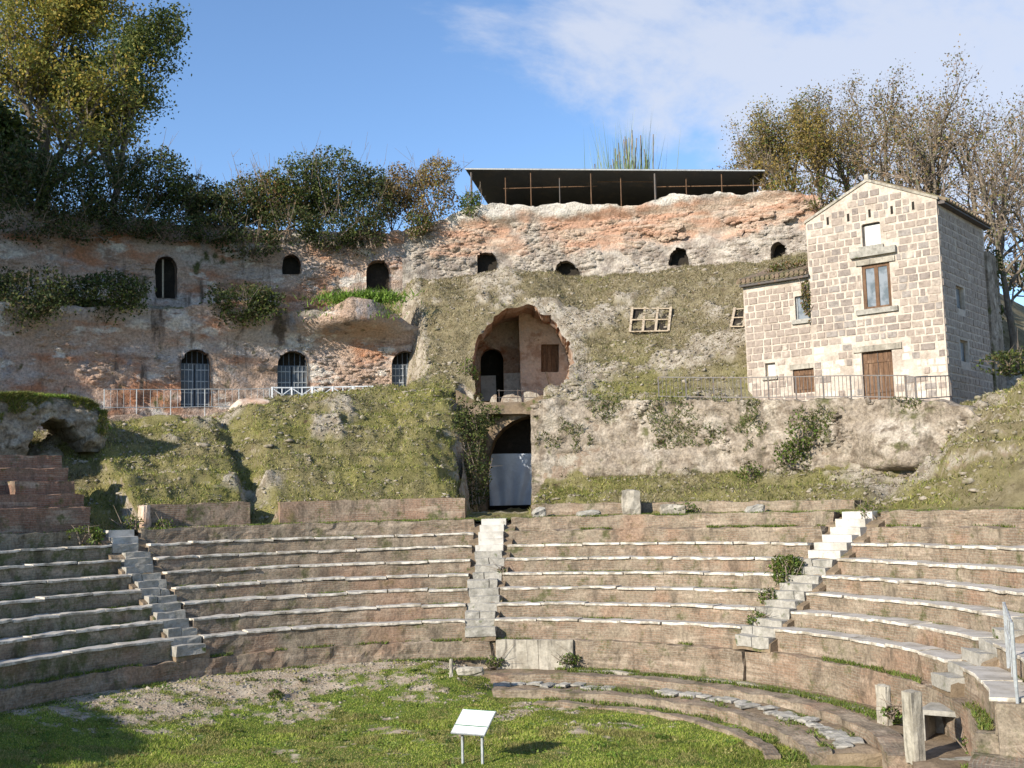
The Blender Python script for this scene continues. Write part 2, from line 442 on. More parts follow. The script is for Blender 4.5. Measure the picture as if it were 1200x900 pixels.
def rough_block(c, ax, ay, hx, hy, hz, jit=.03, seed=0, cut=.0):
    """a weathered stone block: box subdivided 3x3x3 on its skin, corners knocked in"""
    r = np.random.default_rng(seed); n = 4
    idx = {}; V = []; Fs = []
    def vid(i, j, k):
        if (i, j, k) not in idx:
            p = np.array([i, j, k]) / (n - 1) * 2 - 1
            e = (np.abs(p) > .99).sum()
            q = p * np.array([hx, hy, hz]) - (np.sign(p) * jit * .7 if e >= 2 else 0) * np.ones(3)
            q = q + r.normal(0, jit * .45, 3)
            idx[(i, j, k)] = len(V)
            V.append(np.asarray(c) + np.asarray(ax) * q[0] + np.asarray(ay) * q[1] + np.array([0, 0, 1]) * q[2])
        return idx[(i, j, k)]
    for a in range(n - 1):
        for b in range(n - 1):
            m = n - 1
            Fs.append((vid(a, b, 0), vid(a, b + 1, 0), vid(a + 1, b + 1, 0), vid(a + 1, b, 0)))
            Fs.append((vid(a, b, m), vid(a + 1, b, m), vid(a + 1, b + 1, m), vid(a, b + 1, m)))
            Fs.append((vid(a, 0, b), vid(a + 1, 0, b), vid(a + 1, 0, b + 1), vid(a, 0, b + 1)))
            Fs.append((vid(a, m, b), vid(a, m, b + 1), vid(a + 1, m, b + 1), vid(a + 1, m, b)))
            Fs.append((vid(0, a, b), vid(0, a, b + 1), vid(0, a + 1, b + 1), vid(0, a + 1, b)))
            Fs.append((vid(m, a, b), vid(m, a + 1, b), vid(m, a + 1, b + 1), vid(m, a, b + 1)))
    return np.array(V), Fs

def sweep(profile, t0, t1, seg=.14, amp=.015, seed=0, nscale=2.5, closed=True):
    """closed (R,z) profile swept round the theatre centre from t0 to t1 degrees; world coords + uv"""
    pr = np.array(profile, float); Rm = pr[:, 0].mean()
    n = max(3, int(abs(rad(t1 - t0)) * Rm / seg) + 1)
    th = np.linspace(t0, t1, n); m = len(pr)
    V = polar(pr[None, :, 0], th[:, None], pr[None, :, 1] + 0 * th[:, None]).reshape(-1, 3)
    L = np.concatenate([[0], np.cumsum(np.linalg.norm(np.diff(pr, axis=0), axis=1))])
    uv = np.stack(np.broadcast_arrays(np.radians(th)[:, None] * Rm, L[None, :]), -1).reshape(-1, 2)
    if amp:
        V = V + amp * np.stack([fbm(V, nscale, 3, seed + 31 * k) for k in range(3)], -1) * 1.8
    F_ = []
    for i in range(n - 1):
        for j in range(m if closed else m - 1):
            a, b = i * m + j, i * m + (j + 1) % m
            F_.append((a, a + m, b + m, b))
    F_ = [f for f in F_]
    if closed: F_.append(tuple(range(m))); F_.append(tuple((n - 1) * m + j for j in range(m))[::-1])
    return V, F_, uv
def sdense(a, b, n): return [(a[0] + (b[0] - a[0]) * i / n, a[1] + (b[1] - a[1]) * i / n) for i in range(n)]

# signed distance to polygon, with nearest boundary point
def poly_sd(Q, poly):
    poly = np.asarray(poly, float); Q = np.asarray(Q, float)
    best = np.full(len(Q), 1e9); near = np.zeros_like(Q); ins = np.zeros(len(Q), bool)
    for i in range(len(poly)):
        a, b = poly[i], poly[(i + 1) % len(poly)]
        d = b - a; t = np.clip(((Q - a) @ d) / (d @ d + 1e-12), 0, 1)
        p = a + t[:, None] * d; dd = np.linalg.norm(Q - p, axis=1)
        m = dd < best; best[m] = dd[m]; near[m] = p[m]
        c = ((a[1] > Q[:, 1]) != (b[1] > Q[:, 1])) & (Q[:, 0] < (b[0] - a[0]) * (Q[:, 1] - a[1]) / (b[1] - a[1] + 1e-12) + a[0])
        ins ^= c
    return np.where(ins, -best, best), near
def holed_grid(U, V, holes):
    """grid faces of a (nu,nv) parameter grid with polygonal holes (in U,V units); snaps rims. returns U,V,faces,rims"""
    nu, nv = U.shape
    Q = np.stack([U.ravel(), V.ravel()], -1)
    h = min(abs(U[1, 0] - U[0, 0]), abs(V[0, 1] - V[0, 0]))
    i = np.arange(nu - 1)[:, None] * nv + np.arange(nv - 1)[None, :]
    Fq = np.stack([i, i + nv, i + nv + 1, i + 1], -1).reshape(-1, 4)
    keep = np.ones(len(Fq), bool); own = np.full(len(Fq), -1)
    for hi, poly in enumerate(holes):
        sd, near = poly_sd(Q, poly)
        m = np.abs(sd) < .62 * h
        Q[m] = near[m]
        c = Q[Fq].mean(1); sd2, _ = poly_sd(c, poly)
        k = sd2 < 0; keep &= ~k; own[k] = hi
    rims = []
    edges = {}
    for fi in np.nonzero(~keep)[0]:
        f = Fq[fi]
        for a, b in zip(f, np.roll(f, -1)): edges[(int(a), int(b))] = fi
    for (a, b), fi in edges.items():
        if (b, a) not in edges: rims.append((a, b, own[fi]))
    return Q[:, 0].reshape(nu, nv), Q[:, 1].reshape(nu, nv), Fq[keep], rims

# ================================================================== THE SETTING
def ground_z(th, r):
    left = sstep(14, -4, th) * sstep(-120, -95, th)
    z = .72 * sstep(5.2, 10.0, r) * left
    P = polar(r, th, 0 * r)
    return z + (.05 * fbm(P, .7, 3, 3) + .035 * fbm(P, 2.6, 4, 4)) * sstep(60, 12, r)
def ground_dirt(P):
    """bare patches of the lawn"""
    px = project(P)
    d = .30 * fbm(P, .55, 5, 41) + .42 * fbm(P, 1.5, 5, 43, .6) + .22 * fbm(P, 4.5, 3, 45)
    R = np.hypot(P[..., 0] - CX, P[..., 1] - CY)
    d = d + .42 * np.exp(-(((P[..., 0] + 6.2) / 3.0) ** 2 + ((P[..., 1] - 32.2) / 1.9) ** 2))
    d = d + .33 * np.exp(-(((P[..., 0] + 9.3) / 2.2) ** 2 + ((P[..., 1] - 28.5) / 1.8) ** 2))
    d = d + .16 * sstep(8.8, 10.2, R) - .12 * sstep(27.5, 24, P[..., 1])
    return d + .29
def build_ground():
    r = np.concatenate([np.linspace(0, 11.3, 130), [11.8, 14, 22, 40, 90, 250, 800, 2500]])
    th = np.linspace(-180, 180, 481)[:-1]
    TH, RR = np.meshgrid(th, r, indexing='ij')
    Z = ground_z(TH, RR)
    inside = (TH > -118) & (TH < 113.5)
    Z = np.where((RR > 11.5) & inside, -.35, Z)
    Z = Z + .45 * sstep(100, 112, TH) * sstep(10.3, 10.9, RR) * sstep(170, 150, TH) * sstep(40, 20, RR)
    P = polar(RR, TH, Z)
    nu, nv = TH.shape
    i = np.arange(nu)[:, None]; j = np.arange(nv - 1)[None, :]
    a = i * nv + j; b = ((i + 1) % nu) * nv + j
    Fq = np.stack([a, a + 1, b + 1, b], -1).reshape(-1, 4)
    P = P.reshape(-1, 3)
    o = add('ground', P, Fq, M['ground'], attrs={'dirt': ground_dirt(P)}, smooth=True)
    struct(o)
build_ground()

# hillside behind the seats: radial profiles, height relative to eye level
_L = [(31.8, 4.4), (32.2, 9.5), (35.2, 10.0), (36, 14.2), (60, 14.8), (400, 15)]
PROF = [
    (-118, [(15.6, -.6), (17, -.5), (24, 4), (32, 7), (60, 8), (400, 8)]),
    (-70, [(15.6, -.6), (17.2, -.4), (24, 3.3), (27, 3.9)] + _L),
    (-46.5, [(15.6, -.6), (17.6, -.4), (18.8, .8), (23, 2.5), (25, 3.4), (27, 3.4)] + _L),
    (-45.5, [(15.6, -.6), (17.6, -.6), (19.6, .2), (23, 2.2), (25, 3.0), (27, 3.2)] + _L),
    (-38.5, [(15.6, -.6), (17.4, -.6), (19.2, .2), (22, 2.0), (25, 3.2), (26, 3.0), (28, 3.2)] + _L),
    (-37.4, [(15.6, -.6), (16.9, -.58), (17.1, .22), (20, 1.5), (23, 2.8), (25, 3.4), (26, 2.8), (28, 3.1)] + _L),
    (-25.6, [(15.6, -.6), (16.9, -.58), (17.1, .15), (20, 1.7), (23, 3.2), (25, 3.8), (26.3, 3.3), (28, 3.3)] + _L),
    (-24.4, [(15.6, -.6), (17.0, -.58), (18.3, .1), (20, 1.2), (22, 2.3), (25, 3.8), (26.3, 3.4), (28, 3.4)] + _L),
    (-23.0, [(15.6, -.6), (17.0, -.58), (17.8, .1), (20, 1.4), (23, 3.2), (25, 4.1), (26.3, 3.9), (28, 3.9)] + _L),
    (-21.4, [(15.6, -.6), (16.9, -.58), (17.1, .25), (20, 2.1), (23, 3.7), (25, 4.4), (26.3, 4.3), (28, 4.3)] + _L),
    (-14, [(15.6, -.6), (16.9, -.58), (17.1, .25), (20, 2.2), (23, 4.0), (25, 5.0), (26.3, 4.9), (28, 4.7)] + _L),
    (-6.6, [(15.6, -.6), (16.9, -.58), (17.1, .22), (20, 2.2), (23, 4.1), (25, 5.15), (26.3, 5.2), (28, 5.2), (31.8, 5.3), (32.2, 9.5), (34, 10.6), (35.2, 10.8), (36, 14.3), (60, 15), (400, 15)]),
    (-5.2, [(15.6, -.6), (16.9, -.58), (17.1, .22), (20, 2.4), (22, 4.0), (23, 4.6), (24.5, 4.95), (26, 5.9), (29.5, 9.0), (32, 10.9), (34, 11.5), (35.2, 11.6), (36, 14.2), (60, 15.2), (400, 15)]),
    (-3.0, [(15.6, -.6), (16.9, -.58), (17.1, .22), (20, 2.3), (22, 3.8), (23, 4.5), (24.5, 4.95), (26, 5.9), (29.5, 9.0), (32, 10.9), (34, 11.5), (35.2, 11.6), (36, 14.4), (60, 15.2), (400, 15)]),
    (-.6, [(15.6, -.6), (16.9, -.58), (17.1, .1), (19, .7), (20.5, 1.9), (22, 3.3), (24.5, 4.9), (26, 5.9), (30, 9.4), (33, 11.2), (34, 11.6), (35.2, 11.7), (36, 15), (60, 15.4), (400, 15)]),
    (1.2, [(15.6, -.55), (18, -.45), (25.0, -.3), (25.3, 4.5), (26, 5.9), (30, 9.5), (33, 11.3), (34, 11.6), (35.2, 11.7), (36, 15), (60, 15.4), (400, 15)]),
    (8.0, [(15.6, -.55), (18, -.45), (25.0, -.3), (25.3, 4.5), (26, 5.4), (30, 9.3), (33, 11.2), (34, 11.5), (35.2, 11.6), (36, 14.8), (60, 15.2), (400, 15)]),
    (8.9, [(15.6, -.6), (16.9, -.5), (17.1, -.15), (19.9, .9), (20.5, 3.8), (22, 4.3), (24, 5.0), (26, 6.0), (30, 9.0), (33, 11.1), (34, 11.4), (35.2, 11.5), (36, 14.6), (60, 15), (400, 15)]),
    (24, [(15.6, -.6), (16.9, -.5), (17.1, -.2), (19.9, .95), (20.5, 3.5), (22.2, 3.9), (24, 5.0), (26, 6.3), (30, 9.3), (33, 11.3), (34, 11.6), (35.2, 11.7), (36, 14.4), (60, 15), (400, 15)]),
    (29.5, [(15.6, -.6), (16.9, -.5), (17.1, -.2), (19.9, .95), (20.5, 3.3), (23.6, 3.4), (24.6, 5.0), (26, 6.4), (30, 9.3), (33, 11.3), (34, 11.6), (35.2, 11.7), (36, 14.2), (60, 15), (400, 15)]),
    (31.5, [(15.6, -.6), (16.9, -.5), (17.1, -.2), (19.9, .95), (20.5, 3.15), (29, 3.3), (31, 8.5), (34, 11.5), (36, 14.0), (60, 15), (400, 15)]),
    (40, [(15.6, -.6), (16.9, -.5), (17.1, -.25), (19.9, .9), (20.5, 2.9), (29, 3.0), (32, 6.5), (36, 9.0), (60, 9), (400, 9)]),
    (47, [(15.6, -.6), (16.9, -.5), (17.1, -.3), (19.9, .6), (20.5, 2.65), (29, 2.7), (34, 4.2), (40, 4.5), (400, 3)]),
    (48.8, [(15.6, -.6), (17.0, -.5), (18.5, -.4), (19.9, .3), (20.5, 2.6), (23.5, 2.7), (30, 3.0), (36, 3.6), (400, 2)]),
    (54, [(15.6, -.6), (16.9, -.55), (18, .2), (20.2, 2.3), (22, 3.0), (26, 3.2), (34, 3.4), (60, 3.0), (400, 2)]),
    (60, [(15.6, -.6), (16.9, -.5), (18.2, 1.2), (20.2, 3.1), (22, 3.9), (26, 4.1), (34, 3.6), (60, 3.0), (400, 2)]),
    (75, [(15.6, -.6), (17, -.4), (20, 2.4), (26, 4.0), (60, 3), (400, 2)]),
    (118, [(15.6, -.6), (17, -.5), (24, 2), (60, 2), (400, 1)]),
]
PTH = np.array([p[0] for p in PROF], float)
def hill_base(th, R):
    th = np.asarray(th, float); R = np.asarray(R, float)
    k = np.clip(np.searchsorted(PTH, th, side='right') - 1, 0, len(PROF) - 2)
    t = (th - PTH[k]) / (PTH[k + 1] - PTH[k])
    z = np.zeros(np.broadcast(th, R).shape)
    for i in np.unique(k):
        m = k == i
        a = np.interp(R[m], *np.array(PROF[i][1]).T); b = np.interp(R[m], *np.array(PROF[i + 1][1]).T)
        z[m] = a + (b - a) * t[m]
    return z
def outcrop(Q):
    """where bare masonry breaks through the turf"""
    Q2 = np.array(Q, float); Q2[..., 2] = 0
    return sstep(.10, .30, fbm(Q2, .42, 5, 801, .62))
def hill_P(th, R):
    th = np.asarray(th, float); R = np.asarray(R, float)
    # ragged borders: jitter the angle and radius used for the lookup
    Q = polar(R, th, 0 * R)
    wob = sstep(17.3, 18.5, R)
    dth = .55 * fbm(Q, .9, 4, 61) * wob
    dR = .35 * fbm(Q, .8, 4, 63) * wob
    dth = dth * (1 + 1.2 * sstep(-30, -20, th) * sstep(26, 24, R))
    dth = dth - (34 - R) * .19 * sstep(25, 26, R) * sstep(-9.5, -7, th) * sstep(-1.5, -3.5, th)
    z = hill_base(th + dth, np.maximum(R + dR, 15.6))
    oc = outcrop(Q)
    z = z + .16 * oc * sstep(17.3, 18, R) * sstep(36, 34, R)
    amp = sstep(16, 18, R) * (1 + sstep(40, 80, R) * 3)
    z = z + amp * (.20 * fbm(Q, .55, 3, 71) + .16 * fbm(Q, 1.9, 4, 73, .6) + .05 * fbm(Q, 7, 3, 77))
    # swollen lip of the broken vault, lumpy masonry on the upper slope and the far rocky slope
    vz = np.exp(-((th - 4.8) / 6.2) ** 2 - ((R - 29.3) / 4.6) ** 2) * sstep(24.6, 26, R)
    z = z + .75 * vz + sstep(25, 27, R) * sstep(34, 32.5, R) * sstep(-6, -4.5, th) * .45 * fbm(Q, .33, 3, 81)
    z = z + sstep(49, 54, th) * sstep(17, 18.5, R) * sstep(40, 26, R) * (.30 * fbm(Q, .8, 3, 83) + .14 * np.sin(z * 8 + 3 * fbm(Q, .5, 2, 84)))
    z = z + sstep(17.2, 19.5, R) * sstep(25, 22.5, R) * sstep(.4, -1.5, th) * (.28 + .30 * fbm(Q, .45, 3, 85))
    # stepped traces of the lost seat rows
    slope = sstep(17.2, 18, R) * sstep(25.5, 24.5, R)
    z = z + slope * .07 * np.sin(z * 11 + 2 * fbm(Q, .6, 3, 79))
    return polar(R, th, HC + z)
VAULT_HOLE = [(557, 474), (556, 456), (551, 440), (553, 420), (556, 404), (564, 389), (570, 383), (579, 371), (589, 366), (598, 360), (608, 361), (618, 357), (627, 360), (634, 367), (644, 371), (655, 382), (660, 392), (668, 401), (669, 412), (673, 424), (667, 434), (668, 442), (659, 451), (658, 474)]
def ragged(poly, seed, amt=2.4, step=5.):
    r = random.Random(seed); out = []
    for i in range(len(poly)):
        a, b = np.array(poly[i], float), np.array(poly[(i + 1) % len(poly)], float); n = max(1, int(np.linalg.norm(b - a) / step))
        for k in range(n): out.append(tuple(a + (b - a) * k / n + np.array([r.uniform(-amt, amt), r.uniform(-amt, amt)])))
    return out
VAULT_HOLE = ragged(VAULT_HOLE, 4)
def build_hillside():
    th = np.concatenate([np.arange(-118, -52, 1.0), np.arange(-52, 64, .27), np.arange(64, 118.5, 1.0)])
    R = np.concatenate([np.arange(15.98, 36.3, .105), [36.7, 37.3, 38, 39, 40.5, 42.5, 45, 48, 52, 57, 64, 74, 90, 120, 170, 250, 400]])
    TH, RR = np.meshgrid(th, R, indexing='ij')
    P = hill_P(TH, RR)
    nu, nv = TH.shape
    pix = project(P).reshape(-1, 2)
    thf, Rf, Pf = TH.ravel().copy(), RR.ravel().copy(), P.reshape(-1, 3).copy()
    elig = (Rf > 22.6) & (Rf < 34) & (np.abs(thf - 5) < 10)
    idx = np.nonzero(elig)[0]
    sd = np.full(len(Rf), 99.); near = np.zeros((len(Rf), 2))
    s, n_ = poly_sd(pix[idx], VAULT_HOLE); sd[idx] = s; near[idx] = n_
    mv = np.nonzero(np.abs(sd) < 2.3)[0]
    e = .02
    for it in range(2):
        p0 = project(hill_P(thf[mv], Rf[mv])); pa = project(hill_P(thf[mv] + e, Rf[mv])); pb = project(hill_P(thf[mv], Rf[mv] + e))
        Ja = (pa - p0) / e; Jb = (pb - p0) / e
        det = Ja[:, 0] * Jb[:, 1] - Ja[:, 1] * Jb[:, 0]; det = np.where(np.abs(det) < 5, 5 * np.sign(det) + (det == 0) * 5, det)
        d = near[mv] - p0
        dt = np.clip((d[:, 0] * Jb[:, 1] - d[:, 1] * Jb[:, 0]) / det, -.13, .13)
        dr = np.clip((Ja[:, 0] * d[:, 1] - Ja[:, 1] * d[:, 0]) / det, -.05, .05)
        thf[mv] += dt; Rf[mv] += dr
    Pf[mv] = hill_P(thf[mv], Rf[mv])
    i = np.arange(nu - 1)[:, None] * nv + np.arange(nv - 1)[None, :]
    Fq = np.stack([i, i + 1, i + nv + 1, i + nv], -1).reshape(-1, 4)
    cen = Pf[Fq].mean(1); pc = project(cen)
    cand = np.nonzero(elig[Fq].all(1))[0]
    s2, _ = poly_sd(pc[cand], VAULT_HOLE)
    dead = np.zeros(len(Fq), bool); dead[cand[s2 < 0]] = True
    dry = sstep(-7, -4, thf + fbm(Pf, .5, 3, 9) * 3) * sstep(24, 27, Rf) * .9 + sstep(50, 58, thf) * .35 + .22 + .75 * fbm(Pf, .5, 4, 13)
    dry = np.clip(dry + .15, 0, 1)
    _, nr = poly_sd(project(Pf), VAULT_HOLE); pq = project(Pf); dpx = np.linalg.norm(pq - nr, axis=1) + 5 * fbm(Pf, 1.1, 3, 19)
    pale = sstep(20, 6, dpx + 10 * fbm(Pf, .7, 3, 20)) * sstep(600, 635, pq[:, 0]) * (Rf > 23)
    pale = pale + 1.0 * outcrop(Pf) * sstep(17.5, 18.5, Rf) * sstep(35, 34, Rf)
    pale = pale + sstep(1.0, .5, np.abs(thf + 5.4 - (34 - Rf) * .17 + .5 * fbm(Pf, .8, 3, 23))) * sstep(25, 26, Rf) * sstep(34, 33, Rf)
    pale = pale + .8 * sstep(.12, .3, fbm(Pf, .45, 4, 29)) * sstep(9, 10, thf) * sstep(20.4, 20.8, Rf) * sstep(24.5, 22.5, Rf)
    o = add('hillside', Pf, Fq[~dead], M['hill'], attrs={'dry': dry, 'pale': np.clip(pale, 0, 1)}, smooth=True)
    struct(o)
    edges = {}
    for fi in np.nonzero(dead)[0]:
        f = Fq[fi]
        for a, b in zip(f, np.roll(f, -1)): edges[(int(a), int(b))] = 1
    return [(Pf[a], Pf[b]) for (a, b) in edges if (b, a) not in edges]
vault_rim = build_hillside()

# ------------------------------------------------------------------ ruined walls with openings
def arch_px(x0, x1, yt, yb, n=9, flat=False):
    r = (x1 - x0) / 2; cx = (x0 + x1) / 2; h = min(r * 1.0, (yb - yt) * .6)
    pts = [(x0, yb)]
    for k in range(n + 1):
        a = math.pi * (1 - k / n); pts.append((cx + r * math.cos(a), yt + h - h * math.sin(a)))
    pts.append((x1, yb)); return pts
def to_wall(poly, R):
    out = []
    for x, y in poly:
        P = cyl(x, y, R); r, t = pol(P); out.append((rad(t) * R, P[2]))
    return out
def ruin_wall(name, label, R, t0, t1, zb, top, holes, mat, amp=.3, step=.13, depth=1.0, cap=2.2, seed=0, lean=0., bulge=None, cat='wall'):
    """radial wall facing the orchestra; top and holes follow the photograph; zb/top are functions of theta"""
    s0, s1 = rad(t0) * R, rad(t1) * R
    us = np.arange(s0, s1 + step, step)
    tops = np.array([top(math.degrees(s / R)) for s in us]) + .28 * fbm(np.stack([us, us * 0, us * 0 + seed], -1), .55, 4, seed) + .10 * fbm(np.stack([us, us * 0, us * 0 + seed], -1), 3, 3, seed + 5)
    zmin = min(zb(t0), zb(t1), zb((t0 + t1) / 2)); zmax = tops.max() + step
    vs = np.arange(zmin, zmax, step)
    U, V = np.meshgrid(us, vs, indexing='ij')
    U, V, Fq, rims = holed_grid(U, V, holes)
    T = np.broadcast_to(tops[:, None], V.shape)
    clamped = (V >= T - 1e-6).ravel()
    V = np.minimum(V, T)
    Fq = Fq[~clamped[Fq].all(1)]
    P0 = polar(R, np.degrees(U / R), V)
    d = amp * (fbm(P0, .35, 3, seed + 1) + .8 * fbm(P0 * [1, 1, 1.8], 1.3, 4, seed + 2, .6)) + .06 * fbm(P0 * [1, 1, 1.6], 4.5, 3, seed + 3)
    if bulge is not None: d = d + bulge(U / R * 57.2958, V)
    P = polar(R - d + lean * (V - zmin), np.degrees(U / R), V).reshape(-1, 3)
    V_ = [P]; n = len(P); F_ = [Fq[:, ::-1]]
    # reveals
    ids = sorted({a for r in rims for a in r[:2]}); m = {a: n + k for k, a in enumerate(ids)}
    rp = P[ids]; c = np.array([CX, CY, 0]); dirv = rp - c; dirv[:, 2] = 0; dirv /= np.linalg.norm(dirv, axis=1)[:, None]
    V_.append(rp + dirv * depth); n += len(ids)
    F_.append(np.array([(a, b, m[b], m[a]) for a, b, _ in rims]).reshape(-1, 4))
    # broken top
    nv = U.shape[1]
    topi = np.arange(len(us)) * nv + nv - 1
    tp = P[topi]; dirv = tp - c; dirv[:, 2] = 0; dirv /= np.linalg.norm(dirv, axis=1)[:, None]
    k = 4; prev = topi
    for q in range(1, k + 1):
        pp = tp + dirv * (cap * q / k) + np.array([0, 0, 1]) * (.12 * fbm(tp + q, .9, 3, seed + 7 + q)[:, None])
        V_.append(pp); ii = n + np.arange(len(us)); n += len(us)
        F_.append(np.stack([prev[:-1], prev[1:], ii[1:], ii[:-1]], -1)); prev = ii
    root = thing(name, label, cat, polar(R, (t0 + t1) / 2, zmin))
    add('masonry', np.concatenate(V_), np.concatenate(F_), mat, root)
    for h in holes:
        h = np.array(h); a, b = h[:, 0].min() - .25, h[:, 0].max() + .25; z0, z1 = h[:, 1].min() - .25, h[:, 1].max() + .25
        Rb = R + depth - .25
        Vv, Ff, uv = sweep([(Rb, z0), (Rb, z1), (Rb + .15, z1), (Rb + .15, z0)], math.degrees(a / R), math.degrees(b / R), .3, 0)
        add('recess_back', Vv, Ff, M['dark'], root)  # near-black panel gives the opening its deep shade
    return root

def zr(f): return lambda t: HC + f(t)
LW = [arch_px(212, 247, 409, 477), arch_px(325, 361, 411, 477), arch_px(459, 491, 411, 458)]
def low_bulge(t, z):
    b = .2 * sstep(HC + 7.4, HC + 9.2, z)                                   # eroded lip above the arches
    b = b + 1.7 * np.exp(-((t + 10.2) / 4.2) ** 2) * sstep(HC + 7.9, HC + 8.7, z)   # overhanging broken vault
    b = b + .5 * np.exp(-((t + 20.5) / 3.0) ** 2) * sstep(HC + 7.4, HC + 8.6, z)
    return b
lower_wall = ruin_wall('ruined_wall', 'lower ruined brick wall with three tall arched doorways and a white railing in front', 30, -62, -2.6,
                       zr(lambda t: 2.9), zr(lambda t: np.interp(t, [-62, -40, -26, -22, -19, -14, -11, -8, -5, -2], [9.0, 9.0, 9.1, 9.7, 9.6, 8.8, 9.6, 9.5, 8.6, 8.2])),
                       [to_wall(p, 30) for p in LW], M['cliff'], .17, .12, .9, 2.4, 101, bulge=low_bulge)
UW = [arch_px(182, 207, 300, 350), arch_px(331, 352, 298, 322), arch_px(429, 456, 305, 341), arch_px(559, 582, 295, 323), arch_px(649, 678, 305, 330), arch_px(784, 806, 290, 312), arch_px(904, 921, 284, 306)]
UW = [ragged(p, 70 + i, .5 if i < 3 else 1.5, 5.) for i, p in enumerate(UW)]
def up_bulge(t, z):
    return .35 * sstep(HC + 14.3, HC + 14.9, z) * sstep(-3, 1, t) - .25 * sstep(HC + 12.9, HC + 13.2, z) * sstep(14, 17, t) * sstep(HC + 14, HC + 13.4, z)
up_top = lambda t: np.interp(t, [-62, -27, -10, -6, -2, .8, 8, 14.3, 18, 21, 27, 30, 33], [14.0, 14.3, 14.2, 14.3, 14.9, 15.5, 15.35, 15.05, 15.2, 15.1, 14.75, 14.3, 12.5])
upper_wall_l = ruin_wall('ruined_wall', 'upper ruined wall patched in brown and white under overhanging bushes', 34, -62, -5.8, zr(lambda t: 9.2), zr(up_top),
                         [to_wall(p, 34) for p in UW[:3]], M['cliff'], .2, .13, .9, 2.4, 131)
upper_wall_r = ruin_wall('ruined_wall', 'sunlit pink and cream ruined wall under the dark metal shelter', 34, -5.9, 33, zr(lambda t: 10.6), zr(up_top),
                         [to_wall(p, 34) for p in UW[3:]], M['upper_wall'], .26, .13, .9, 2.4, 161, bulge=up_bulge)
# gates and bars in the arches of the lower wall
def arch_gate(root, px, R, nbar, label=None):
    (x0, yb), (x1, _) = px[0], px[-1]; yt = min(p[1] for p in px)
    a = to_wall([(x0, yb)], R)[0]; b = to_wall([(x1, yb)], R)[0]; zt = to_wall([((x0 + x1) / 2, yt)], R)[0][1]
    s0, s1, z0 = a[0] - .05, b[0] + .05, a[1] - .1
    Rg = R + .42; cs = (s0 + s1) / 2; hw = (s1 - s0) / 2
    P = lambda s, z, dr=0: polar(Rg + dr, math.degrees(s / R), z)
    leafs = []
    for side in (-1, 1):
        mb = MB(); sa, sb = (s0, cs - .015) if side < 0 else (cs + .015, s1)
        zs = zt - hw * .9
        mb.box((P(sa, 0) + P(sb, 0)) / 2 + [0, 0, (z0 + zs) / 2], (P(sb, 0) - P(sa, 0)) / np.linalg.norm(P(sb, 0) - P(sa, 0)), (0, 1, 0), (0, 0, 1), (sb - sa) / 2, .02, (zs - z0) / 2)
        lf = mb.build('gate_leaf', M['gate'], root)
        mb = MB()
        for k in range(4): 
            z = z0 + (zs - z0) * (k + .5) / 4
            mb.bar(P(sa + .05, z, -.03), P(sb - .05, z, -.03), .05)
        for k in range(4):
            s = sa + (sb - sa) * (k + .5) / 4
            mb.bar(P(s, z0, -.045), P(s, zs, -.045), .028)
        b_ = mb.build('bar', M['grey_metal'], lf)
    mb = MB()
    for k in range(nbar):
        s = s0 + (s1 - s0) * (k + .5) / nbar; h = math.sqrt(max(0, 1 - ((s - cs) / hw) ** 2)) * hw * .9
        mb.bar(P(s, zt - hw * .9), P(s, zt - hw * .9 + h + .1), .03)
    mb.bar(P(s0, zt - hw * .9), P(s1, zt - hw * .9), .07)
    mb.build('fanlight_bars', M['gate'], root)
for p in LW: arch_gate(lower_wall, p, 30, 6)
def pole_in(root, px, R):
    P = cyl(*px[0], R + .3); Q = cyl(*px[1], R + .3); mb = MB(); mb.bar(P, Q, .07); mb.build('prop_pole', M['pale_wood'], root)
pole_in(upper_wall_l, ((191, 349), (191, 304)), 34)

# retaining wall below the house
RT = lambda t: np.interp(t, [7.5, 9, 15, 22, 31, 43, 50, 55, 57], [3.6, 4.1, 3.9, 3.75, 3.5, 3.2, 2.95, 2.6, 2.0])
def ret_bulge(t, z):
    zz = z - HC
    under = np.exp(-((t - 47.3) / 3.4) ** 4) * (.62 * sstep(.72, .86, zz) * sstep(2.9, 1.6, zz) - .5 * sstep(.72, .6, zz))
    lip = .25 * sstep(.8, 1.0, zz) * sstep(2.0, 1.6, zz) * sstep(12, 15, t) * sstep(30, 26, t)
    return .20 * sstep(2.2, 2.6, zz) * fbm(np.stack([t, t * 0, zz * 2], -1), .3, 3, 5) + under + lip
ret_wall = ruin_wall('retaining_wall', 'crumbling rubble retaining wall below the stone house with weeds growing out', 20, 7.8, 56.5, zr(lambda t: -.2), zr(RT), [], M['rubble'], .30, .10, .5, .9, 201, bulge=ret_bulge)

# front of the covered passage with the low arch
LOW_ARCH = [(571, 612), (571, 560), (573, 535), (579, 515), (588, 503), (600, 494), (613, 489), (624, 487), (629, 490), (631, 520), (631, 612)]
passage = ruin_wall('passage_front', 'dark rubble face with a low arched passage below the vault', 23.2, -.8, 10.2, zr(lambda t: -.6), zr(lambda t: np.interp(t, [-1, 1, 5, 7.5, 10], [4.9, 4.45, 4.15, 4.3, 4.3])),
                    [to_wall(LOW_ARCH, 23.2)], M['earth'], .22, .10, 1.6, 2.6, 231)
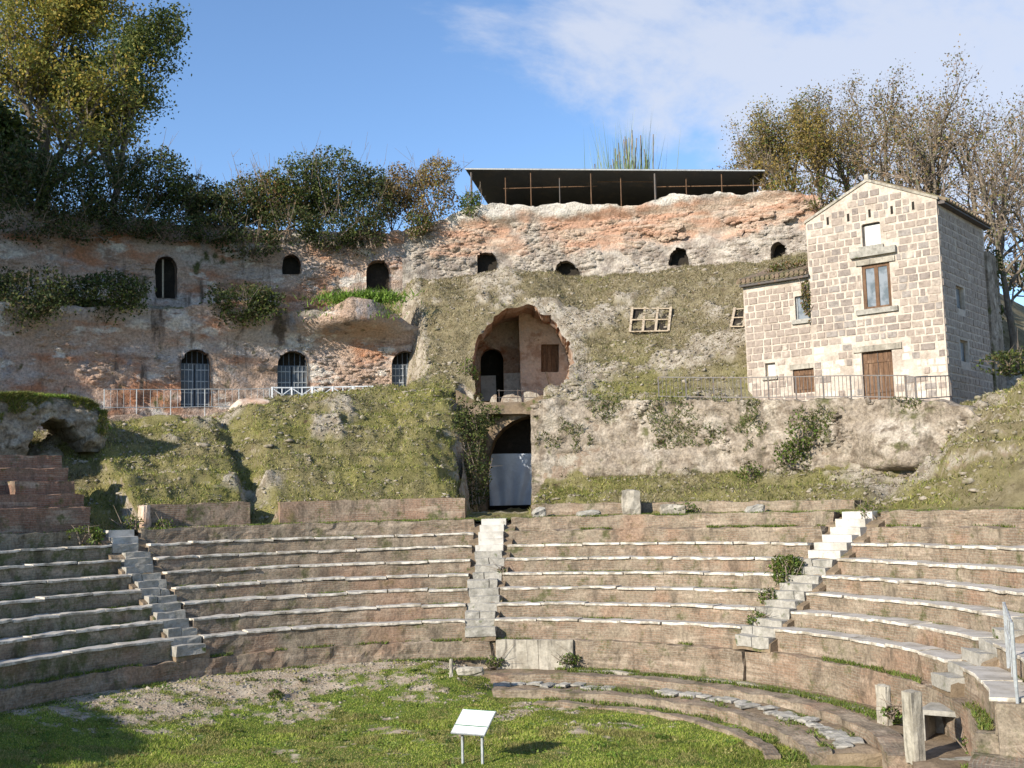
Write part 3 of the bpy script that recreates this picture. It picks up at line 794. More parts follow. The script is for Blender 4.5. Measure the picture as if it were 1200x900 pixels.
# side of the left seating bank, facing the passage
def bank_flank():
    Rr = np.arange(17.15, 23.6, .1); 
    tops = hill_base(np.full(len(Rr), -.6), Rr) + .02
    rows = 26
    V = []; F_ = []
    for i, R in enumerate(Rr):
        for j in range(rows):
            t = j / (rows - 1); z = HC - .7 + (tops[i] + .7) * t
            V.append((R, .95 - .9 * t * t, z))
    V = np.array(V); P = polar(V[:, 0], V[:, 1], V[:, 2])
    P = P + .16 * np.stack([fbm(P, .9, 4, 301), fbm(P, .9, 4, 302), .5 * fbm(P, 1.1, 4, 303)], -1)
    for i in range(len(Rr) - 1):
        for j in range(rows - 1):
            a = i * rows + j; F_.append((a, a + rows, a + rows + 1, a + 1))
    o = add('passage_side_wall', P, F_, M['hill'], attrs={'dry': np.full(len(P), .4)})
    tag(o, 'shaded rubble side of the grassy seating bank beside the passage', 'wall')
bank_flank()

# vaulted chamber
def build_vault():
    root = thing('vaulted_chamber', 'big broken brick vault opening high above the passage with a doorway inside', 'vault', (1.2, 51, HC + 4.3))
    YB = 57.6
    V = []; F_ = []
    seg = 14; ids = {}
    def col_(p):
        k = tuple(np.round(p, 4))
        if k not in ids:
            ids[k] = len(V) 
            for q in range(seg + 1):
                t = q / seg; c = np.array([p[0] + .25 * t * (1 if p[0] > 1.3 else -1), p[1] + (YB - p[1]) * t, p[2] + .15 * t])
                if 0 < q: c = c + .12 * np.array([fbm(c, .8, 3, 5), 0, fbm(c, .8, 3, 6)])
                V.append(c)
        return ids[k]
    for a, b in vault_rim:
        if a[2] < HC + 4.9 and b[2] < HC + 4.9 and abs(a[0] - 1.3) < 2.0: continue
        i, j = col_(a), col_(b)
        for q in range(seg): F_.append((i + q, i + q + 1, j + q + 1, j + q))
    add('lining', V, F_, M['vault'], root)
    # floor
    xs = np.linspace(-2.2, 4.2, 40); ys = np.linspace(46.6, YB + .2, 50)
    X, Y = np.meshgrid(xs, ys, indexing='ij'); Z = HC + 4.15 + (Y - 46.6) * .075 + .10 * fbm(np.stack([X, Y, X * 0], -1), .9, 4, 8)
    Z = np.where(Y < 46.9, Z - .5, Z)
    i = np.arange(39)[:, None] * 50 + np.arange(49)[None, :]
    add('chamber_floor', np.stack([X, Y, Z], -1).reshape(-1, 3), np.stack([i, i + 50, i + 51, i + 1], -1).reshape(-1, 4), M['earth'], root, smooth=True)
    # back wall at YB with arched doorway, nearer pier on the right with a square window
    def flat_wall(name, Y0, xa, xb, ya, yb, holes, mat, depth, step=.11):
        p0 = atY(xa, yb, Y0); p1 = atY(xb, ya, Y0)
        us = np.arange(p0[0], p1[0] + step, step); vs = np.arange(p0[2], p1[2] + step, step)
        U, V_ = np.meshgrid(us, vs, indexing='ij')
        hp = [[(atY(x, y, Y0)[0], atY(x, y, Y0)[2]) for x, y in h] for h in holes]
        U, V_, Fq, rims = holed_grid(U, V_, hp)
        P = np.stack([U, U * 0 + Y0, V_], -1); P[..., 1] += .10 * fbm(P, 1.2, 4, 21) + .03 * fbm(P, 6, 3, 22)
        P = P.reshape(-1, 3); VV = list(P); FF = [tuple(f[::-1]) for f in Fq]; n = len(VV); m = {}
        for a, b, _ in rims:
            for k in (a, b):
                if k not in m: m[k] = len(VV); VV.append(P[k] + [0, depth, 0])
            FF.append((a, b, m[b], m[a]))
        w = add(name, np.array(VV), FF, mat, root)
        return w, hp
    flat_wall('back_wall', YB, 540, 622, 350, 480, [arch_px(563, 590, 408, 474)], M['vault'], .6)
    flat_wall('side_pier', 56.0, 611, 676, 352, 480, [[(634, 436), (634, 403), (655, 403), (655, 436)]], M['plaster'], .35)
    mb = MB(); a = atY(611, 480, 56); b = atY(611, 352, 56)
    mb.quad(a, a + [0.05, 2.6, 0], b + [0.05, 2.6, 0], b); mb.build('pier_side', M['plaster'], root)
    # pale panel colouring in the lit lower wall left of the pier, and frames
    mb = MB(); p, q = atY(591, 470, YB - .12), atY(612, 437, YB - .12)
    mb.box((p + q) / 2, (1, 0, 0), (0, 1, 0), (0, 0, 1), (q[0] - p[0]) / 2, .1, (q[2] - p[2]) / 2); mb.build('pale_lit_panel', M['limewash'], root)
    mb = MB(); p, q = atY(633, 437, 56.2), atY(656, 402, 56.2)
    mb.box((p + q) / 2 + [0, .12, 0], (1, 0, 0), (0, 1, 0), (0, 0, 1), (q[0] - p[0]) / 2, .03, (q[2] - p[2]) / 2); mb.build('shutter', M['wood'], root)
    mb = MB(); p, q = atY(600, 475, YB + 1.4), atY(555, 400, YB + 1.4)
    mb.box((p + q) / 2, (1, 0, 0), (0, 1, 0), (0, 0, 1), abs(q[0] - p[0]) / 2 + .4, .05, abs(q[2] - p[2]) / 2 + .4); mb.build('recess_back', M['dark'], root)  # near-black panel for the shaded passage behind the doorway
    mb = MB(); p, q = atY(564, 470, YB + .75), atY(581, 440, YB + .75)
    mb.box((p + q) / 2, (1, 0, 0), (0, 1, 0), (0, 0, 1), abs(q[0] - p[0]) / 2, .03, abs(q[2] - p[2]) / 2); mb.build('doorway_light_panel', M['new_marble'], root)  # white panel added for the bright light beyond the doorway
    # a plank leaning in the chamber
    mb = MB(); mb.bar(atY(647, 460, 55.2), atY(640, 436, 55.8), .1, .04)
    tag(mb.build('leaning_plank', M['pale_wood']), 'wooden plank leaning below the square window in the vault', 'plank')
    # light rail across the chamber edge
    r = thing('railing', 'thin metal railing across the edge of the vault floor', 'railing', atY(605, 470, 48))
    for x in (585, 607, 629, 651):
        mb = MB(); P = atY(x, 470, 48); mb.bar(P + [0, 0, -.25], P + [0, 0, .5], .03); mb.build('post', M['iron'], r)
    for dy in (.45, .15):
        mb = MB(); mb.bar(atY(583, 470, 48) + [0, 0, dy], atY(655, 470, 48) + [0, 0, dy], .025); mb.build('rail', M['iron'], r)
build_vault()
# plastic sheet hanging in the low arch
def sheet():
    a = cyl(574, 590, 24.2); b = cyl(631, 590, 24.2); top = cyl(600, 531, 24.2)[2]
    nx, nz = 40, 40; V = []; F_ = []
    for i in range(nx):
        for j in range(nz):
            s, t = i / (nx - 1), j / (nz - 1)
            p = a + (b - a) * s
            z = a[2] - .1 + (top - a[2] + .1 - .12 * math.sin(math.pi * s) ** 2 * 0 - .05 * s) * t
            fold = .06 * math.sin((s - .15) * 26 * (1 - .6 * t) + 3 * t) * (1 - t * .3) + .1 * math.sin(s * 5 + t * 2)
            V.append((p[0], p[1] + fold * .8, z))
    for i in range(nx - 1):
        for j in range(nz - 1):
            k = i * nz + j; F_.append((k, k + nz, k + nz + 1, k + 1))
    tag(add('plastic_sheet', V, F_, M['tarp'], smooth=True), 'pale blue plastic sheet hung across the low arched passage', 'sheet')
sheet()

# ================================================================== SEATING
ZK = lambda k: HC - 3.473 + (k - 1) * RISE
RK = lambda k: R1 + (k - 1) * TR
WEDGES = [(-76, -43.3, 'curved seating wedge in shade beside the brick terrace', range(1, 8), .5),
          (-38.8, 2.2, 'curved brick seating wedge with white marble edges below the grassy bank', range(1, 8), .5),
          (6.9, 47.8, 'curved brick seating wedge below the crumbling retaining wall', range(1, 7), .5),
          (53.6, 89.0, 'sunlit seating wedge with broad grey slab tops below the rocky slope', range(1, 7), .62),
          (94.2, 113, 'short seating wedge beside the metal handrail', range(1, 5), .66)]
def build_wedges():
    for wi, (t0, t1, lab, marble, sd) in enumerate(WEDGES):
        root = thing('seating_wedge', lab, 'seating', (CX, CY, 0), 'wedges of the theatre seating')
        for k in range(1, 9):
            z, R = ZK(k), RK(k)
            if k == 8: z += .02
            zb = z - RISE - (.2 if k == 1 else .06)
            has = k in marble
            ft = z - (.07 if has else 0)
            prof = sdense((R, zb), (R, ft), 6) + sdense((R, ft), (R + TR + .12, ft), 3) + [(R + TR + .12, ft), (R + TR + .12, zb)]
            V, Ff, uv = sweep(prof, t0, t1, .13, .022 if has else .04, 400 + wi * 9 + k)
            row = add('seat_row', V, Ff, M['brick_mossy' if wi == 0 else 'brick'], root, uv=uv)
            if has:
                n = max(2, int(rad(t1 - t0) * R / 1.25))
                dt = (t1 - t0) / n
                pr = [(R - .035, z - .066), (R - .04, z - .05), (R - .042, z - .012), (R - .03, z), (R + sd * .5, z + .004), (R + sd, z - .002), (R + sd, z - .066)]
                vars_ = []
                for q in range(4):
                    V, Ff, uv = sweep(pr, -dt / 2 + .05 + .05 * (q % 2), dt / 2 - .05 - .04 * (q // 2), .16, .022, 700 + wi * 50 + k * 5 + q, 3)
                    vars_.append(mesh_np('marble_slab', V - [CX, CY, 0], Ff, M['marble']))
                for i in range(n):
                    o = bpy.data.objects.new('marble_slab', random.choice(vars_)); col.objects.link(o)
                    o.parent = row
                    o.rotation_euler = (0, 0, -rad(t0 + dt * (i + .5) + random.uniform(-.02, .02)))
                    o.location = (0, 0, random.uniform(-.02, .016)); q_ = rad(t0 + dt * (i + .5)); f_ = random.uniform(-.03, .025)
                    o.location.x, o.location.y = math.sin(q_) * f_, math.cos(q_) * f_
build_wedges()
def wedge_ends():
    for t0, t1, lab in ((112.7, 113.7, 'stepped brick end wall of the short seating wedge'), (-77, -75.8, 'stepped brick end wall of the shaded seating wedge')):
        root = thing('end_wall', lab, 'wall', polar(13.5, t0, 0))
        for k in range(1, 9):
            R = RK(k); z = ZK(k) - .09
            V, Ff, uv = sweep(sdense((R + .02, -.1), (R + .02, z), 6) + [(R + .02, z), (R + TR + .01, z), (R + TR + .01, -.1)], t0, t1, .15, .02, 990 + k)
            add('brick_step', V, Ff, M['brick'], root, uv=uv)
wedge_ends()
def build_orchestra_wall():
    root = thing('orchestra_wall', 'low curved brick wall below the first seat row round the orchestra', 'wall', (CX, CY, 0))
    zt = ZK(1) - .6
    prof = sdense((10.62, .1), (10.62, zt), 7) + sdense((10.62, zt), (11.0, zt), 2) + [(11.0, zt), (11.0, .1)]
    for a, b in ((-76, 6.4), (20.3, 49), (52.2, 113)):
        V, Ff, uv = sweep(prof, a, b, .13, .045, 55)
        add('wall_face', V, Ff, M['brick'], root, uv=uv)
    p2 = sdense((10.74, .1), (10.74, zt - .04), 5) + [(10.74, zt - .04), (11, zt - .04), (11, .1)]
    V, Ff, uv = sweep(p2, 6.4, 20.3, .13, .03, 57); add('wall_face', V, Ff, M['brick'], root, uv=uv)
    V, Ff, uv = sweep(p2, 49, 52.2, .13, .03, 58); add('wall_face', V, Ff, M['brick'], root, uv=uv)
    # the big grey panels below the middle stair
    for a, b in ((7.4, 14.3), (14.42, 20.1)):
        V, Ff, uv = sweep(sdense((10.52, .3), (10.52, zt + .03), 5) + [(10.52, zt + .03), (10.72, zt + .03), (10.72, .3)], a, b, .2, .012, 60 + int(a))
        add('stone_panel', V, Ff, M['pale_stone'], root)
build_orchestra_wall()

STAIRS = [(-41.1, 2.15, 8, 'grey stone stairway between the shaded wedge and the long brick wedge'),
          (4.55, 2.25, 6.5, 'stone stairway with white marble top steps leading up to the arched passage'),
          (50.7, 2.7, 6, 'weedy stairway with white marble top steps below the retaining wall corner'),
          (91.6, 2.4, 99, 'stone stairway beside the metal handrail')]
def build_stairs():
    for si, (tc, hw, white, lab) in enumerate(STAIRS):
        root = thing('stairway', lab, 'stairs', (CX, CY, 0), 'radial stairways of the seating')
        for k in range(1, 9):
            for half in (0, 1):
                z = ZK(k) - (.21 if half == 0 else 0) + (.02 if k == 8 else 0)
                ra = RK(k) - .33 if half == 0 else RK(k) + .02
                rb = ra + .37
                if k == 8 and half == 1: rb += 1.0
                w = hw * R1 / RK(k) * (1.08 if k < 7 else 1.0)
                j = random.uniform(-.12, .12)
                kk = k + half * .5
                mat = M['new_marble'] if kk >= white else M['grey_stone']
                worn = .008 if kk >= white else .03
                pr = sdense((ra, z - .28), (ra, z), 3) + sdense((ra, z), (rb, z), 2) + [(rb, z), (rb, z - .28)]
                mid = tc + (0 if kk >= white else random.uniform(-.5, .5))
                # worn treads are two stones side by side
                parts_ = [(-w, w)] if kk >= white or random.random() < .45 else [(-w, j * w * 4 - .06), (j * w * 4 + .06, w)]
                for a, b in parts_:
                    dz = 0 if kk >= white else random.uniform(-.03, .02)
                    V, Ff, uv = sweep([(r, q + dz) for r, q in pr], mid + a + j, mid + b + j, .22, worn, 800 + si * 40 + k * 2 + half)
                    add('step', V, Ff, mat, root)
        # bed of the stair
        pr = [(RK(1) - .3, ZK(1) - .6)] + [p for k in range(1, 9) for p in ((RK(k) - .28, ZK(k) - .36), (RK(k) + .3, ZK(k) - .15))] + [(RK(8) + 1.2, ZK(8) - .1), (RK(8) + 1.2, ZK(1) - .6)]
        V, Ff, uv = sweep(pr, tc - hw * 1.25, tc + hw * 1.25, .25, .03, 870 + si); add('stair_bed', V, Ff, M['earth'], root)
build_stairs()

# walkway and low ring steps on the sunny side of the orchestra
def ring_steps():
    V, Ff, uv = sweep([(9.55, .0), (9.55, .40)] + [(9.55 + .1 * i, .41) for i in range(1, 12)] + [(10.72, .41), (10.72, 0)], 5.5, 113, .2, .02, 31)
    struct(add('walkway', V, Ff, M['earth']))
    for R0, R1_, zt, a, b, lab, sd, mat in ((9.12, 9.62, .46, 7.5, 104, 'upper curved brick kerb beside the earth walkway', 33, 'brick'),
                                            (7.75, 8.2, .25, 9.5, 97, 'lower curved brick kerb along the lawn edge', 36, 'brick'),
                                            (7.0, 7.3, .09, 20, 93, 'sunken kerb line half buried in the lawn', 39, 'brick')):
        pr = sdense((R0, -.1), (R0, zt), 4) + sdense((R0, zt), (R1_, zt), 4) + [(R1_, zt), (R1_, -.1)]
        V, Ff, uv = sweep(pr, a, b, .13, .05, sd, 1.6)
        o = add('ring_kerb', V, Ff, M[mat], uv=uv); tag(o, lab, 'kerb', 'ring kerbs round the lawn')
    V, Ff, uv = sweep([(8.1, -.05), (8.1, .2)] + [(8.1 + .12 * i, .2 + .01 * i) for i in range(1, 9)] + [(9.2, .24), (9.2, -.05)], 9, 97, .2, .05, 43)
    struct(add('gutter', V, Ff, M['earth']))
    # pale stone edging inside the walkway
    V, Ff, uv = sweep([(9.95, .36), (9.95, .47), (10.1, .48), (10.1, .36)], 22, 84, .2, .03, 47, 1.5)
    tag(add('stone_edging', V, Ff, M['pale_stone']), 'thin pale stone edging with weeds along the earth walkway', 'kerb')
    # broken paving slabs between the kerbs
    for i in range(30):
        t = 10.5 + i * 2.85 + random.uniform(-.5, .5)
        if 30 < t < 42 and random.random() < .5: continue
        R = random.uniform(8.52, 8.78); c = polar(R, t, .245 + random.uniform(0, .05))
        tt = rad(t) + random.uniform(-.25, .25)
        V, Ff = rough_block(c, (math.cos(tt), -math.sin(tt), random.uniform(-.06, .06)), (math.sin(tt), math.cos(tt), random.uniform(-.05, .05)), random.uniform(.13, .27), random.uniform(.14, .28), .05, .025, 900 + i)
        o = add('paving_slab', V, Ff, M['grey_stone'])
        tag(o, 'broken grey paving slab lying between the two brick ring kerbs', 'slab', 'broken slabs between the kerbs')
ring_steps()

# ------------------------------------------------------------------ podium walls above the seats
def podium(name, label, x0, x1, R0, thick, ytop, zb=-.62, end_wall=False, mat='brick_red', cap=None):
    P0, P1 = cyl(x0, ytop[0], R0), cyl(x1, ytop[1], R0)
    t0, t1 = pol(P0)[1], pol(P1)[1]; z0, z1 = P0[2], P1[2]
    root = thing(name, label, 'wall', polar(R0, (t0 + t1) / 2, HC + zb))
    pr = sdense((R0, 0), (R0, 1), 7) + sdense((R0, 1), (R0 + thick, 1), 4) + [(R0 + thick, 1), (R0 + thick, 0)]
    V, Ff, uv = sweep(pr, t0, t1, .12, 0, 0)
    rr, tt = np.hypot(V[:, 0] - CX, V[:, 1] - CY), np.degrees(np.arctan2(V[:, 0] - CX, V[:, 1] - CY))
    f = (tt - t0) / (t1 - t0); h = V[:, 2]
    top = z0 + (z1 - z0) * f
    ragg = .05 * fbm(np.stack([tt, tt * 0, tt * 0], -1), .8, 4, 91)
    V[:, 2] = HC + zb + (top + ragg - HC - zb) * h
    uv = np.stack([np.radians(tt) * R0, V[:, 2] + (rr - R0)], -1)
    V = V + .035 * np.stack([fbm(V, 1.7, 4, 92), fbm(V, 1.7, 4, 93), .3 * fbm(V, 1.7, 4, 94)], -1)
    add('masonry', V, Ff, M[mat], root, uv=uv)
    return root
podium('podium_wall', 'short thick brick podium wall with a pale squared end', 166, 293, 16.75, .7, (592, 588))
podium('podium_wall', 'long low brick podium wall at the foot of the grassy bank', 328, 545, 16.75, .7, (588, 583))
podium('podium_wall', 'low brick podium wall under the retaining wall ending beside the weedy stair', 622, 1001, 16.9, .5, (591, 586), mat='brick')
podium('podium_wall', 'overgrown brick footing at the base of the rocky slope', 1022, 1260, 16.6, .6, (598, 604), mat='brick')
def end_stone():
    P = cyl(169, 607, 16.7); r, t = pol(P); tt = rad(t)
    V, Ff = rough_block(P + [0, 0, 0], (math.cos(tt), -math.sin(tt), 0), (math.sin(tt), math.cos(tt), 0), .13, .3, .42, .03, 77)
    tag(add('corner_stone', V, Ff, M['plaster']), 'pale upright corner stone at the end of the short podium wall', 'stone')
end_stone()
# stepped brick terrace on the shaded side
def terrace():
    root = thing('brick_terrace', 'stepped red brick terrace block beside the shaded seating wedge', 'terrace', polar(17, -55, HC - .6))
    for R, y, xe in ((16.1, 594, 106), (16.75, 579, 98), (17.4, 564, 88), (18.0, 549, 80), (18.6, 534, 73)):
        P = cyl(xe, y, R); t1 = pol(P)[1]
        t0 = -74 if R != 17.4 else pol(cyl(17, y, R))[1]
        pr = sdense((R, HC - .7), (R, P[2]), 6) + sdense((R, P[2]), (R + .75, P[2]), 3) + [(R + .75, P[2]), (R + .75, HC - .7)]
        V, Ff, uv = sweep(pr, t0, t1, .14, .03, 500 + int(R * 10))
        add('brick_step', V, Ff, M['brick_terrace'], root, uv=uv)
terrace()

# ================================================================== THE HOUSE
P0 = atY(1113, 467, 40.0)                       # near corner at the ground
_pl = atY(948, 460, 43.3)
FA = np.array([_pl[0] - P0[0], _pl[1] - P0[1], 0]); FA /= np.linalg.norm(FA)   # along the front, away from the corner
FB = np.array([-FA[1], FA[0], 0]); FB = FB if FB[1] > 0 else -FB               # into the house
FN = -FB
UPV = np.array([0, 0, 1.])
HB = P0[2] - .5
def fac(x, y, off=0.):
    d = ray(x, y); p0 = P0 + FN * off; s = ((p0 - CAM) @ FN) / (d @ FN); P = CAM + d * s
    return (P - P0) @ FA, P[2]
def sid(x, y):
    d = ray(x, y); n = -FA; s = ((P0 - CAM) @ n) / (d @ n); P = CAM + d * s
    return (P - P0) @ FB, P[2]
def rect_f(x0, x1, y0, y1, f=fac):
    xm, ym = (x0 + x1) / 2, (y0 + y1) / 2
    s0 = f(x0, ym)[0]; s1 = f(x1, ym)[0]; z1 = f(xm, y0)[1]; z0 = f(xm, y1)[1]
    return min(s0, s1), max(s0, s1), z0, z1
MAINW = fac(949, 350)[0]
ANNW = fac(873, 400)[0]
EAVE_R = fac(1106, 238)[1]; EAVE_L = fac(947, 254)[1]; EAVE = (EAVE_R + EAVE_L) / 2
PEAK_S, PEAK = fac(1021, 211)
PEAK_S = MAINW / 2
ANN_TOP = fac(912, 327)[1]
SIDEL = sid(1153, 300)[0]
print('house', MAINW, ANNW, EAVE_R - P0[2], EAVE_L - P0[2], PEAK - P0[2], ANN_TOP - P0[2], SIDEL, P0)
OPEN_F = {'attic': rect_f(1010, 1032, 261, 288), 'main': rect_f(1011, 1044, 309, 362), 'door': rect_f(1011, 1047, 411, 470)}
OPEN_A = {'small': rect_f(931, 948, 346, 375), 'hatch': rect_f(929, 956, 432, 460), 'low': rect_f(896, 908, 425, 442)}
OPEN_S = {'up': rect_f(1121, 1130, 336, 362, sid), 'down': rect_f(1126, 1135, 399, 424, sid)}
VENTS = [fac(x, y) for x, y in ((970, 259), (994, 255), (1019, 250), (1045, 246), (1070, 241))]
house = thing('stone_house', 'two storey tufa block house with a gable, wooden door and lower tiled annex', 'house', (*P0[:2], HB))
def fpt(s, z, o=0.): return P0 * [1, 1, 0] + FA * s + FN * o + UPV * z
def spt(s, z, o=0.): return P0 * [1, 1, 0] + FB * s - FA * o + UPV * z
def rpoly(r): return [(r[0], r[2]), (r[1], r[2]), (r[1], r[3]), (r[0], r[3])]
def house_wall(name, pt, s0, s1, z0, z1, openings, depth=.32, step=.1, amp=.012):
    us = np.linspace(s0, s1, int((s1 - s0) / step) + 2); vs = np.linspace(z0, z1, int((z1 - z0) / step) + 2)
    U, V = np.meshgrid(us, vs, indexing='ij')
    U, V, Fq, rims = holed_grid(U, V, [rpoly(r) for r in openings])
    n = amp * fbm(np.stack([U, V, U * 0 + s1], -1), 1.5, 3, 3)
    P = np.array([pt(a, b, c) for a, b, c in zip(U.ravel(), V.ravel(), n.ravel())]); VV = list(P); FF = [tuple(f) for f in Fq]; m = {}
    for a, b, _ in rims:
        for k in (a, b):
            if k not in m: m[k] = len(VV); VV.append(np.array(pt(U.ravel()[k], V.ravel()[k], -depth)))
        FF.append((b, a, m[a], m[b]))
    return add(name, np.array(VV), FF, M['mortar'], house)
ANN_OFF = -.06
apt = lambda s, z, o=0.: fpt(s, z, o + ANN_OFF)
w_front = house_wall('front_wall', fpt, 0, MAINW, HB, EAVE, list(OPEN_F.values()))
w_annex = house_wall('annex_wall', apt, MAINW, ANNW, HB, ANN_TOP, list(OPEN_A.values()))
w_side = house_wall('side_wall', spt, 0, SIDEL, HB, EAVE, list(OPEN_S.values()))
# gable, back walls, core
mb = MB(); a, b, c = fpt(0, EAVE), fpt(MAINW, EAVE), fpt(PEAK_S, PEAK); i = 0
mb.v += [tuple(a), tuple(b), tuple(c), tuple(a + FB * .3), tuple(b + FB * .3), tuple(c + FB * .3)]
mb.f += [(0, 1, 2), (3, 5, 4), (0, 2, 5, 3), (1, 4, 5, 2)]
w_gable = mb.build('gable', M['mortar'], house)
mb = MB()
mb.quad(fpt(MAINW, HB), fpt(MAINW, EAVE), fpt(MAINW, EAVE) + FB * SIDEL, fpt(MAINW, HB) + FB * SIDEL)
mb.quad(spt(SIDEL, HB), spt(SIDEL, EAVE), spt(SIDEL, EAVE) + FA * MAINW, spt(SIDEL, HB) + FA * MAINW)
mb.quad(apt(ANNW, HB), apt(ANNW, ANN_TOP), apt(ANNW, ANN_TOP) + FB * 3.2, apt(ANNW, HB) + FB * 3.2)
mb.build('back_walls', M['mortar'], house)
mb = MB()   # dark panels in place of the shaded rooms behind the openings
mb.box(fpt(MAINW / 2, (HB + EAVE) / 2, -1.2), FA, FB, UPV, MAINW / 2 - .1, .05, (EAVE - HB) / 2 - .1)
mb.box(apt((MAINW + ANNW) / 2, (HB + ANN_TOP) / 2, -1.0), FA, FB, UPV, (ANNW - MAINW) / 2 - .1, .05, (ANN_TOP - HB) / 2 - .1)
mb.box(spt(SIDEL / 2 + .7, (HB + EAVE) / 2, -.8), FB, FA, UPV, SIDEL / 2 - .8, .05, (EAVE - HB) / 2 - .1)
mb.build('room_shade_panel', M['dark'], house)

# tufa blocks: variants shared, each block an object
def block_mesh(seed):
    r = np.random.default_rng(seed); V = []
    for y in (0, 1):
        k = .93 if y else 1.0
        for x, z in ((-.5, -.5), (.5, -.5), (.5, .5), (-.5, .5)):
            V.append((x * k + r.normal(0, .028), y, z * k + r.normal(0, .04)))
    F_ = [(4, 7, 6, 5), (0, 4, 5, 1), (1, 5, 6, 2), (2, 6, 7, 3), (3, 7, 4, 0)]
    return V, F_
BV = {}
for mi in range(4):
    for q in range(4):
        V, Ff = block_mesh(mi * 10 + q); BV[(mi, q)] = mesh_np('stone_block', V, Ff, M['tufa%d' % mi])
BVP = []
for q in range(4):
    V, Ff = block_mesh(60 + q); BVP.append(mesh_np('stone_block', V, Ff, M['limewash']))
n_blocks = 0
def lay(parent, pt, dirs, s0, s1, z0, z1, openings, row=.285, top=None, pale=None, joined=None, seed=1, limit=999):
    """courses of blocks set proud of the mortar; joined: collect into one mesh instead"""
    global n_blocks
    r = random.Random(seed); z = z0; k = 0
    ax, an = dirs
    while z + row <= z1 + .02:
        h = row * r.uniform(.92, 1.05); s = s0 + .03 - (r.uniform(.0, .25) if k % 2 else 0); first = True
        while s < s1 - .12:
            w = r.choice([.27, .33, .40, .46, .52]) * r.uniform(.9, 1.1)
            a, b = max(s, s0 + .02), min(s + w, s1 - .02); s += w
            g = r.uniform(.045, .085)
            a2, b2, c2, d2 = a + g / 2, b - g / 2, z + .026, z + h - .03
            if b2 - a2 < .1: continue
            if top is not None and (top((a2 + b2) / 2) < d2 + .08 or min(top(a2), top(b2)) < d2 + .02): continue
            skip = False
            for o in openings:
                if b2 > o[0] - .06 and a2 < o[1] + .06 and d2 > o[2] - .05 and c2 < o[3] + .05:
                    # trim against the jambs
                    if a2 < o[0] - .16 and b2 > o[0] - .06: b2 = o[0] - .06
                    elif b2 > o[1] + .16 and a2 < o[1] + .06: a2 = o[1] + .06
                    else: skip = True
            if skip or b2 - a2 < .09: continue
            pl = pale((a2 + b2) / 2, (c2 + d2) / 2) if pale else 0
            if r.random() < pl * .75:
                if r.random() < .45: continue
                me = r.choice(BVP); pr = r.uniform(.004, .012)
            else:
                mi = r.choice([0, 0, 1, 2, 3]); me = BV[(mi, r.randrange(4))]; pr = r.uniform(.012, .03)
            c = pt((a2 + b2) / 2, (c2 + d2) / 2, 0.)
            if joined is not None:
                V = np.array([v.co for v in me.vertices]); W = c + np.outer(V[:, 0] * (b2 - a2), ax) + np.outer(V[:, 1] * pr * 1.2 - .004, an) + np.outer(V[:, 2] * (d2 - c2), UPV)
                i0 = len(joined.v); joined.v += [tuple(q) for q in W]; joined.f += [tuple(i0 + q for q in p.vertices) for p in me.polygons]
            else:
                o = bpy.data.objects.new('stone_block', me); col.objects.link(o); o.parent = parent
                mtx = Matrix(((ax[0] * (b2 - a2), an[0] * pr, 0, 0), (ax[1] * (b2 - a2), an[1] * pr, 0, 0), (0, 0, d2 - c2, 0), (0, 0, 0, 1)))
                mtx.translation = Vector(c - ORG[parent.name] - an * .004)
                o.matrix_local = mtx; n_blocks += 1
        z += row; k += 1
def pale_front(s, z):
    zz = z - P0[2]
    v = float(sstep(2.5, 1.7, zz + .5 * float(fbm(np.array([s, z, 0.]), .7, 3, 3)))) * 1.1
    return min(1, v)
gtop = lambda s: EAVE + (PEAK - EAVE) * (1 - abs(s - PEAK_S) / PEAK_S)
vent_r = [(s - .09, s + .09, z - .2, z + .2) for s, z in VENTS]
lintels = [(*rect_f(997, 1051, 292, 300),), (*rect_f(1003, 1049, 303, 309),), (*rect_f(1000, 1057, 404, 411),)]
sills = [(*rect_f(1007, 1036, 288, 294),), (*rect_f(1004, 1053, 361, 367),)]
lay(w_front, fpt, (FA, FN), 0, MAINW, HB + .3, EAVE + .01, list(OPEN_F.values()) + vent_r + lintels + sills, pale=pale_front, seed=4, top=lambda s: EAVE + 9)
nrows = int((EAVE + .01 - HB - .3 + .02) / .285)
lay(w_gable, fpt, (FA, FN), 0, MAINW, HB + .3 + nrows * .285, PEAK, vent_r, top=lambda s: gtop(s) - .05, seed=5)
print('front blocks', n_blocks)
an_sill = [(*rect_f(928, 951, 374, 379),), (*rect_f(893, 911, 441, 445),), (*rect_f(925, 958, 426, 432),)]
jb = MB()
lay(w_annex, apt, (FA, FN), MAINW, ANNW, HB + .3, ANN_TOP - .1, list(OPEN_A.values()) + an_sill, pale=lambda s, z: float(sstep(2.4, 1.5, z - P0[2] - .15 * math.sin(s * 3))), joined=jb, seed=6)
struct(jb.build('stone_block_courses', M['tufa0'], w_annex), 'stuff')
jb = MB()
lay(w_side, spt, (FB, -FA), 0, SIDEL, HB + .3, EAVE - .2, list(OPEN_S.values()), joined=jb, seed=8)
struct(jb.build('stone_block_courses', M['tufa2'], w_side), 'stuff')

